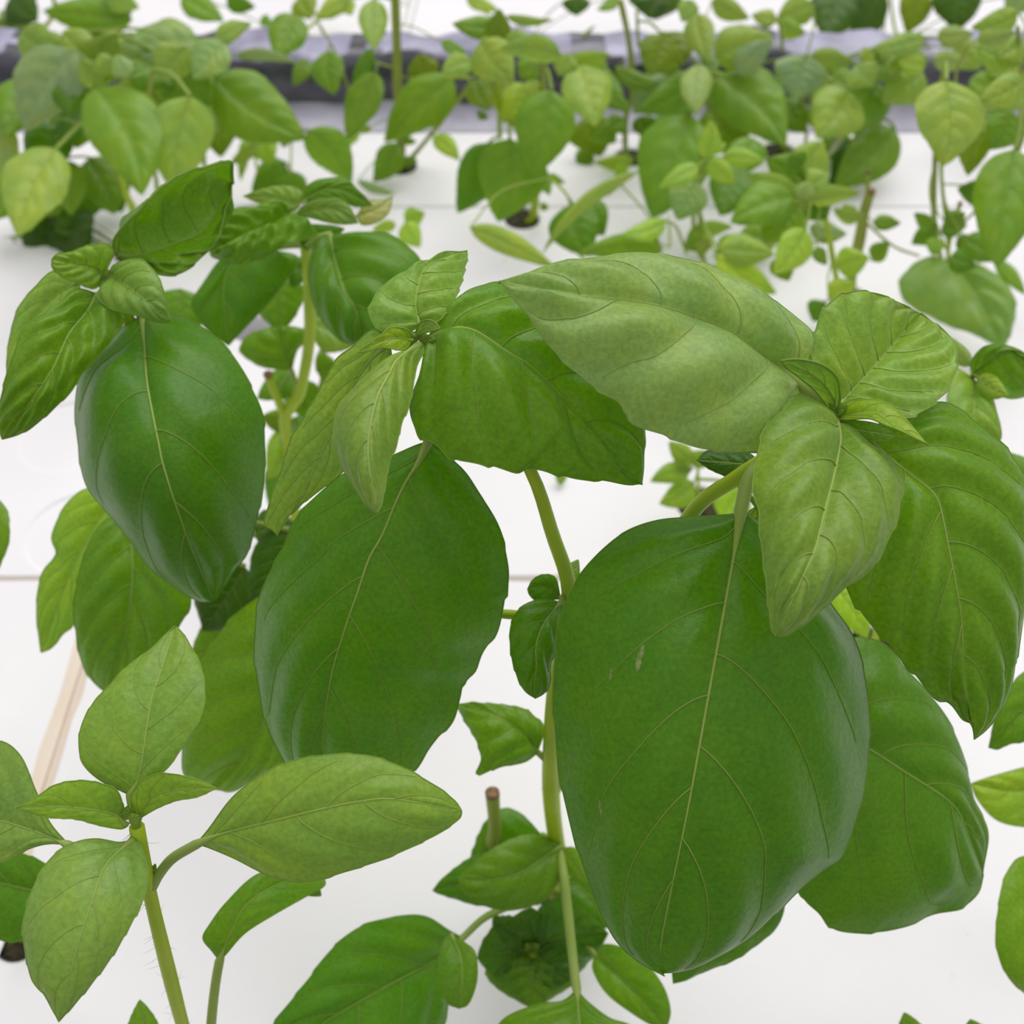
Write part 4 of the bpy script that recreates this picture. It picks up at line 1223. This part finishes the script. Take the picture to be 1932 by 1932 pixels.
bg_plant('basil plant with drooping olive-tinted leaves in front of the black rim, right of upper centre', (1190, 296),
         [([(1700, 880), (1700, 640), (1740, 520), (1720, 250), (1670, 0)], .0024, 'gy'), ([(1780, 860), (1780, 700)], .0010, 'gy'), ([(1770, 260), (1760, 60)], .0012, 'y'), ([(1440, 560), (1420, 330)], .0012, '')],
         [((1440, 360), (1530, 700), 235, 'soft'), ((1500, 640), (1560, 865), 220, 'olive', .03), ((1520, 365), (1720, 620), 140, 'mid'), ((1350, 380), (1620, 300), 90, 'bright'), ((1500, 830), (1440, 935), 90, 'mid'),
          ((1740, 890), (1530, 895), 80, 'bright', -.05), ((1690, 900), (1640, 985), 60, 'bright', -.05), ((1932, 425), (1740, 625), 180, 'sage'), ((1900, 190), (1830, 420), 190, 'olive'),
          ((1380, 300), (1330, 420), 120, 'soft'), ((1640, 380), (1900, 470), 90, 'mid'), ((1560, 690), (1640, 790), 130, 'mid', .05), ((1760, 650), (1830, 760), 110, 'deep'), ((1690, 660), (1610, 720), 110, 'mid'),
          ((1450, 330), (1600, 360), 80, 'bright')], K2, 26)
bg_plant('pale seedling cluster of narrow bright leaves just behind the large leaf edge, centre right', (1335, 520),
         [([(320, 1150), (320, 870), (340, 800)], .0016, 'gy'), ([(250, 1260), (200, 1130), (150, 1100)], .0010, 'y'), ([(290, 1150), (295, 1000)], .0008, 'y'), ([(170, 1230), (165, 1110)], .0008, '')],
         [((350, 790), (370, 595), 95, 'bright'), ((430, 780), (640, 800), 85, 'bright'), ((310, 825), (115, 935), 85, 'bright'), ((360, 805), (495, 915), 95, 'bright'), ((300, 905), (205, 1095), 170, 'pale', -.04),
          ((150, 1100), (-75, 1165), 90, 'bright', -.05), ((410, 1240), (690, 1265), 140, 'soft', -.06), ((400, 1275), (700, 1460), 150, 'bright', -.08), ((350, 1180), (320, 1290), 60, 'olive'),
          ((380, 760), (450, 710), 40, 'bright'), ((330, 800), (345, 760), 40, 'olive'), ((300, 1170), (480, 1130), 70, 'soft', -.05), ((0, 1200), (120, 1250), 100, 'deep', .05), ((280, 1140), (330, 1180), 70, 'mid')], K3, 27)
bg_plant('basil plant with shaded lower leaves on bare foam behind the large leaf, centre', (1130, 515),
         [([(1400, 1330), (1390, 1110), (1285, 980)], .0010, 'g'), ([(1750, 960), (1600, 1080)], .0005, 'y')],
         [((1400, 1120), (1500, 1420), 240, 'deep'), ((1750, 955), (1240, 1400), 66, 'soft', -.05), ((840, 1255), (1310, 1480), 115, 'soft', -.15), ((1900, 1385), (1440, 1400), 130, 'mid', -.03),
          ((1450, 1130), (1580, 1300), 170, 'deep', .04), ((1350, 2610), (1335, 2680), 52, 'mid', -.45)], K2, 28)
bg_plant('basil plant with large hanging leaf and folded top leaves, upper right of centre', (1470, 285),
         [([(740, 780), (700, 560), (500, 400), (330, 350)], .0020, 'g'), ([(840, 720), (830, 540), (800, 440), (840, 300)], .0012, 'gy'), ([(730, 250), (720, 140), (700, 100)], .0014, 'y')],
         [((270, 570), (80, 1090), 320, 'mid', -.15), ((130, 160), (180, 370), 240, 'olive', .08), ((300, 65), (365, 310), 130, 'soft'), ((390, 290), (685, 180), 190, 'soft'), ((500, 370), (680, 200), 120, 'sage', -.05),
          ((290, 365), (0, 560), 140, 'mid', -.04), ((320, 320), (300, 575), 130, 'pale', -.08), ((400, 380), (745, 725), 280, 'mid', -.04), ((360, 540), (540, 755), 280, 'olive'), ((850, 280), (790, 495), 230, 'sage'),
          ((860, 290), (1095, 320), 90, 'soft'), ((880, 20), (700, 95), 130, 'soft', .1), ((700, 100), (575, 75), 80, 'soft', .1), ((715, 110), (845, 165), 90, 'bright', .1), ((380, 0), (565, 92), 100, 'soft', .15),
          ((700, 520), (640, 620), 160, 'mid', .05), ((320, 330), (420, 320), 90, 'pale', -.05), ((760, 520), (830, 620), 110, 'soft', .03), ((130, 560), (170, 640), 150, 'mid', .1), ((280, 1), (230, 110), 90, 'soft', .1)], K3, 29)
bg_plant('wrinkled basil plant with pale layered top leaves, behind the young right branch tip', (1590, 625),
         [([(1030, 1540), (990, 1350), (940, 1080), (860, 960)], .0020, 'g')],
         [((800, 975), (545, 865), 120, 'soft', -.03), ((870, 1000), (1115, 965), 85, 'soft', -.03), ((790, 880), (650, 790), 130, 'mid'), ((850, 860), (930, 700), 160, 'soft', .05), ((860, 930), (960, 870), 130, 'soft'),
          ((790, 980), (470, 1110), 190, 'mid'), ((800, 1020), (640, 1200), 190, 'mid', -.03), ((845, 1140), (690, 1365), 150, 'bright', -.06), ((865, 1130), (1050, 1165), 95, 'sage', .03), ((860, 990), (950, 1090), 150, 'deep', .05),
          ((830, 1060), (760, 900), 100, 'soft'), ((900, 1230), (950, 1320), 60, 'mid'), ((1000, 1330), (1160, 1280), 130, 'bright', -.03), ((830, 830), (760, 780), 120, 'deep', .04), ((830, 990), (860, 900), 90, 'pale', -.03),
          ((700, 1280), (760, 1400), 110, 'olive'), ((960, 1480), (1100, 1410), 100, 'bright', -.05), ((930, 1500), (880, 1600), 120, 'deep')], K3, 30)
bg_plant('cut-back basil with two brown-topped stumps and a sprig of small leaves, right', (1600, 560),
         [([(1100, 1240), (1130, 1080), (1170, 950)], .0034, 'gyc'), ([(1130, 1200), (1150, 1000), (1155, 855)], .0016, 'gyc'), ([(1128, 1085), (1190, 1150), (1290, 1230), (1410, 1275)], .0009, 'y')],
         [((1180, 1110), (1318, 1112), 68, 'mid'), ((1180, 1300), (1262, 1205), 80, 'mid'), ((1090, 1090), (1030, 1020), 60, 'soft'), ((1120, 1080), (980, 1040), 70, 'soft')], K3, 31)
bg_plant('basil plant with big diagonal leaf and whitish dried streak, right of centre at the rim', (1635, 300),
         [([(1210, 850), (1210, 540), (1160, 430), (1180, 300)], .0016, 'gy')],
         [((1290, 640), (990, 935), 215, 'mid', -.05), ((1100, 700), (965, 925), 150, 'dark', .02), ((1060, 450), (900, 690), 240, 'soft'), ((1200, 410), (1090, 660), 200, 'mid', .02), ((1430, 360), (1225, 510), 185, 'soft', -.03),
          ((1480, 300), (1655, 320), 90, 'pale'), ((1450, 290), (1230, 350), 110, 'soft'), ((1440, 185), (1160, 245), 95, 'soft'), ((1500, 185), (1680, 165), 100, 'pale'), ((1440, 330), (1300, 300), 100, 'bright'),
          ((1100, 320), (1180, 430), 150, 'soft'), ((1030, 660), (940, 800), 26, 'grey', -.08), ((1180, 260), (1120, 300), 80, 'young'), ((1210, 280), (1160, 260), 80, 'deep')], K3, 32)
JP = bg_plant('tall basil plant with heart-shaped hanging leaf and bare stems over bright foam, far right', (1800, 560),
         [([(1490, 1150), (1490, 780), (1520, 400), (1540, 340)], .0018, 'gy'), ([(1545, 1120), (1520, 850), (1540, 560)], .0013, 'g'), ([(1555, 1290), (1565, 1180), (1615, 1010)], .0016, 'gc'), ([(1620, 1120), (1730, 1010)], .0009, 'y'),
          ([(1590, 420), (1600, 340), (1650, 230)], .0009, 'y'), ([(1900, 760), (1932, 620), (1900, 130)], .0013, 'y')],
         [((1545, 400), (1535, 825), 300, 'soft', -.06), ((1640, 540), (1650, 875), 175, 'olive'), ((1700, 230), (1940, 310), 130, 'soft'), ((1700, 205), (1885, 160), 95, 'pale'), ((1940, 390), (1690, 515), 135, 'soft', -.03),
          ((1940, 490), (1740, 560), 100, 'soft'), ((1860, 550), (1770, 745), 175, 'mid', .03), ((1890, 740), (1790, 1335), 290, 'mid', -.1), ((1748, 960), (1600, 940), 108, 'deep', -.04), ((1465, 1145), (1385, 1060), 66, 'mid'),
          ((1510, 1160), (1370, 1215), 90, 'mid'), ((1520, 1160), (1650, 1120), 80, 'mid'), ((1500, 1180), (1480, 1275), 80, 'bright'), ((1540, 1110), (1640, 1060), 90, 'mid'), 
          ((1790, 1300), (1940, 1470), 70, 'mid'), ((1600, 1180), (1700, 1240), 80, 'deep'), ((1560, 1290), (1690, 1330), 110, 'deep', -.2), ((1630, 1190), (1800, 1300), 130, 'mid', -.05), ((1900, 60), (1670, 135), 110, 'soft', .1),
          ((1932, 210), (1800, 290), 120, 'soft'), ((1932, 640), (1820, 650), 110, 'mid')], K3, 33)

jd = depth_at_Y(560, JP['Y'] - .12)
jo = hero(JP, [(1775, 490), (1814, 515), (1850, 570), (1870, 612), (1884, 656)], [(1735, 490), (1712, 511), (1696, 534), (1703, 562), (1727, 582), (1760, 598), (1792, 615), (1835, 628), (1860, 643)],
          [(1825, 489), (1868, 508), (1890, 528), (1907, 552), (1916, 578), (1911, 615), (1897, 650)], (jd + .06, jd, jd - .03), (0, 0), 'sage', (.12, .12), .035, 4, .36, 50, 14,
          [(1770, 470, jd + .07)], .0012, .0004, .0002)
# ------------------------------------------------------------------ plants in the next bed, beyond the rim
Z_Y = (y_n + 0.07) / S


def zbase(u):
    return np.array([(u - 966) / F * 2.25 * S, Z_Y * S, 0.0])


bg_plant('basil plant in the next bed hanging over the rim, top left corner', (150, 20), [([(300, 60), (260, -120)], .002, 'g')],
         [((730, 110), (235, 60), 190, 'mid'), ((60, -20), (210, 112), 190, 'dark'), ((0, 60), (215, 265), 130, 'sage'), ((560, -10), (770, 45), 120, 'soft'), ((0, 100), (60, 320), 90, 'olive'), ((560, 90), (740, 30), 150, 'sage')],
         K1, 41, base_xyz=zbase(90), do_plug=False)
bg_plant('basil plant in the next bed with thin hanging sprays, top left of centre', (520, 20), [([(1750, 110), (1700, 20), (1650, -150)], .0014, 'g'), ([(1750, 110), (1810, 260)], .0006, 'y')],
         [((1000, -20), (1235, 115), 130, 'mid'), ((1640, 80), (1530, 330), 190, 'mid', -.3), ((1650, -10), (1720, 105), 130, 'olive'), ((1900, 5), (1750, 105), 70, 'soft'), ((1700, 330), (1620, 475), 85, 'mid', -.3),
          ((1250, 0), (1410, 40), 90, 'deep'), ((1440, 100), (1500, 130), 60, 'mid')], K1, 42, base_xyz=zbase(560), do_plug=False)
bg_plant('basil plant in the next bed with short dark leaf tips, top centre', (1050, 10), [([(880, 30), (900, -150)], .0012, 'g'), ([(490, 240), (560, -40)], .0005, 'y'), ([(470, 160), (520, -40)], .0005, 'y')],
         [((180, -10), (-10, 112), 100, 'soft'), ((150, 0), (185, 85), 80, 'soft'), ((1420, -20), (1425, 88), 130, 'dark'), ((1660, -20), (1540, 55), 60, 'mid'), ((1870, -10), (1830, 105), 160, 'dark'), ((820, -10), (1000, 60), 70, 'soft'),
          ((1530, 140), (1380, 290), 18, 'sage', -.2)], K2, 43, base_xyz=zbase(1000), do_plug=False)
bg_plant('basil plant in the next bed with long dark drooping leaves, top right', (1650, 10), [([(1290, 150), (1250, -150)], .0014, 'g'), ([(1230, 180), (1240, 60)], .001, 'y')],
         [((1040, -60), (940, 205), 220, 'dark'), ((1210, -60), (1100, 265), 150, 'dark', -.05), ((1410, -60), (1350, 165), 140, 'olive'), ((1610, -80), (1600, 155), 210, 'dark'), ((1560, 170), (1560, 268), 105, 'dark'),
          ((100, -60), (90, 100), 230, 'dark'), ((1100, -20), (1080, 130), 150, 'dark', .04), ((1932, -30), (1840, 60), 120, 'sage')], K3, 44, base_xyz=zbase(1690), do_plug=False)

# ------------------------------------------------------------------ further leaves deep inside the left and right thickets
LB = plant('basil_plant', 'dense leafy basil plant deep in the far left thicket, mostly hidden', (130, 395), 'basil plants in the back rows')
stem(LB, [LB['b'], (120, 300, depth_at_Y(300, LB['Y'])), (130, 150, depth_at_Y(150, LB['Y'])), (160, 60, depth_at_Y(60, LB['Y']))], .002, .0014, n=14)
for (b, t, w, tn) in [((120, 240), (60, 330), 80, 'deep'), ((60, 150), (10, 260), 80, 'mid'), ((150, 330), (120, 430), 90, 'deep'), ((100, 330), (30, 400), 90, 'mid'), ((170, 200), (120, 270), 70, 'deep'),
                      ((130, 90), (60, 110), 70, 'soft'), ((200, 80), (150, 170), 70, 'soft'), ((250, 110), (330, 160), 80, 'mid'), ((280, 150), (230, 230), 80, 'soft'), ((330, 120), (400, 200), 80, 'mid'),
                      ((120, 60), (190, 130), 60, 'soft'), ((40, 60), (100, 100), 60, 'soft'), ((180, 330), (230, 400), 80, 'deep'), ((60, 400), (130, 470), 80, 'dark'), ((20, 300), (-20, 420), 80, 'mid'),
                      ((310, 200), (280, 290), 70, 'olive'), ((420, 140), (380, 220), 60, 'soft'), ((110, 420), (60, 480), 70, 'dark'), ((350, 90), (300, 150), 70, 'soft'), ((100, 180), (150, 260), 60, 'mid')]:
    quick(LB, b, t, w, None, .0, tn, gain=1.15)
RB = plant('basil_plant', 'dense leafy basil plant deep in the right thicket before the rim, mostly hidden', (1560, 268), 'basil plants in the back rows')
stem(RB, [RB['b'], (1550, 200, depth_at_Y(200, RB['Y'])), (1560, 120, depth_at_Y(120, RB['Y']))], .002, .0014, n=14)
for (b, t, w, tn) in [((1550, 130), (1610, 170), 60, 'soft'), ((1540, 190), (1580, 250), 60, 'soft'), ((1580, 150), (1530, 200), 55, 'soft'), ((1640, 110), (1700, 150), 55, 'soft'), ((1660, 160), (1620, 210), 60, 'mid'),
                      ((1700, 100), (1650, 140), 50, 'pale'), ((1800, 90), (1850, 130), 55, 'soft'), ((1830, 150), (1890, 190), 55, 'mid'), ((1880, 100), (1920, 150), 55, 'soft'), ((1840, 230), (1900, 270), 60, 'mid'),
                      ((1480, 190), (1520, 250), 55, 'mid'), ((1440, 200), (1490, 230), 50, 'soft'), ((1560, 250), (1610, 300), 55, 'mid'), ((1600, 200), (1660, 250), 60, 'soft'), ((1500, 110), (1540, 150), 45, 'soft'),
                      ((1360, 150), (1330, 200), 50, 'mid'), ((1300, 190), (1250, 210), 50, 'mid'), ((1270, 110), (1230, 150), 50, 'olive')]:
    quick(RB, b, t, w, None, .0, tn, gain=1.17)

for (b, t, w, tn, dy) in [((1397, 315), (1360, 407), 76, 'deep', .02), ((1482, 345), (1405, 425), 62, 'mid', .0), ((1492, 380), (1440, 455), 66, 'mid', -.02), ((1500, 330), (1455, 300), 60, 'mid', .05),
                          ((1520, 330), (1562, 288), 58, 'soft', .05), ((1525, 350), (1560, 400), 60, 'deep', .05), ((1500, 360), (1520, 310), 56, 'deep', .05), ((1420, 260), (1400, 330), 60, 'mid', .1),
                          ((1470, 430), (1380, 470), 55, 'soft', .0), ((1440, 480), (1490, 520), 55, 'olive', .0), ((1340, 430), (1290, 470), 45, 'mid', .0), ((1400, 450), (1350, 500), 50, 'soft', .0)]:
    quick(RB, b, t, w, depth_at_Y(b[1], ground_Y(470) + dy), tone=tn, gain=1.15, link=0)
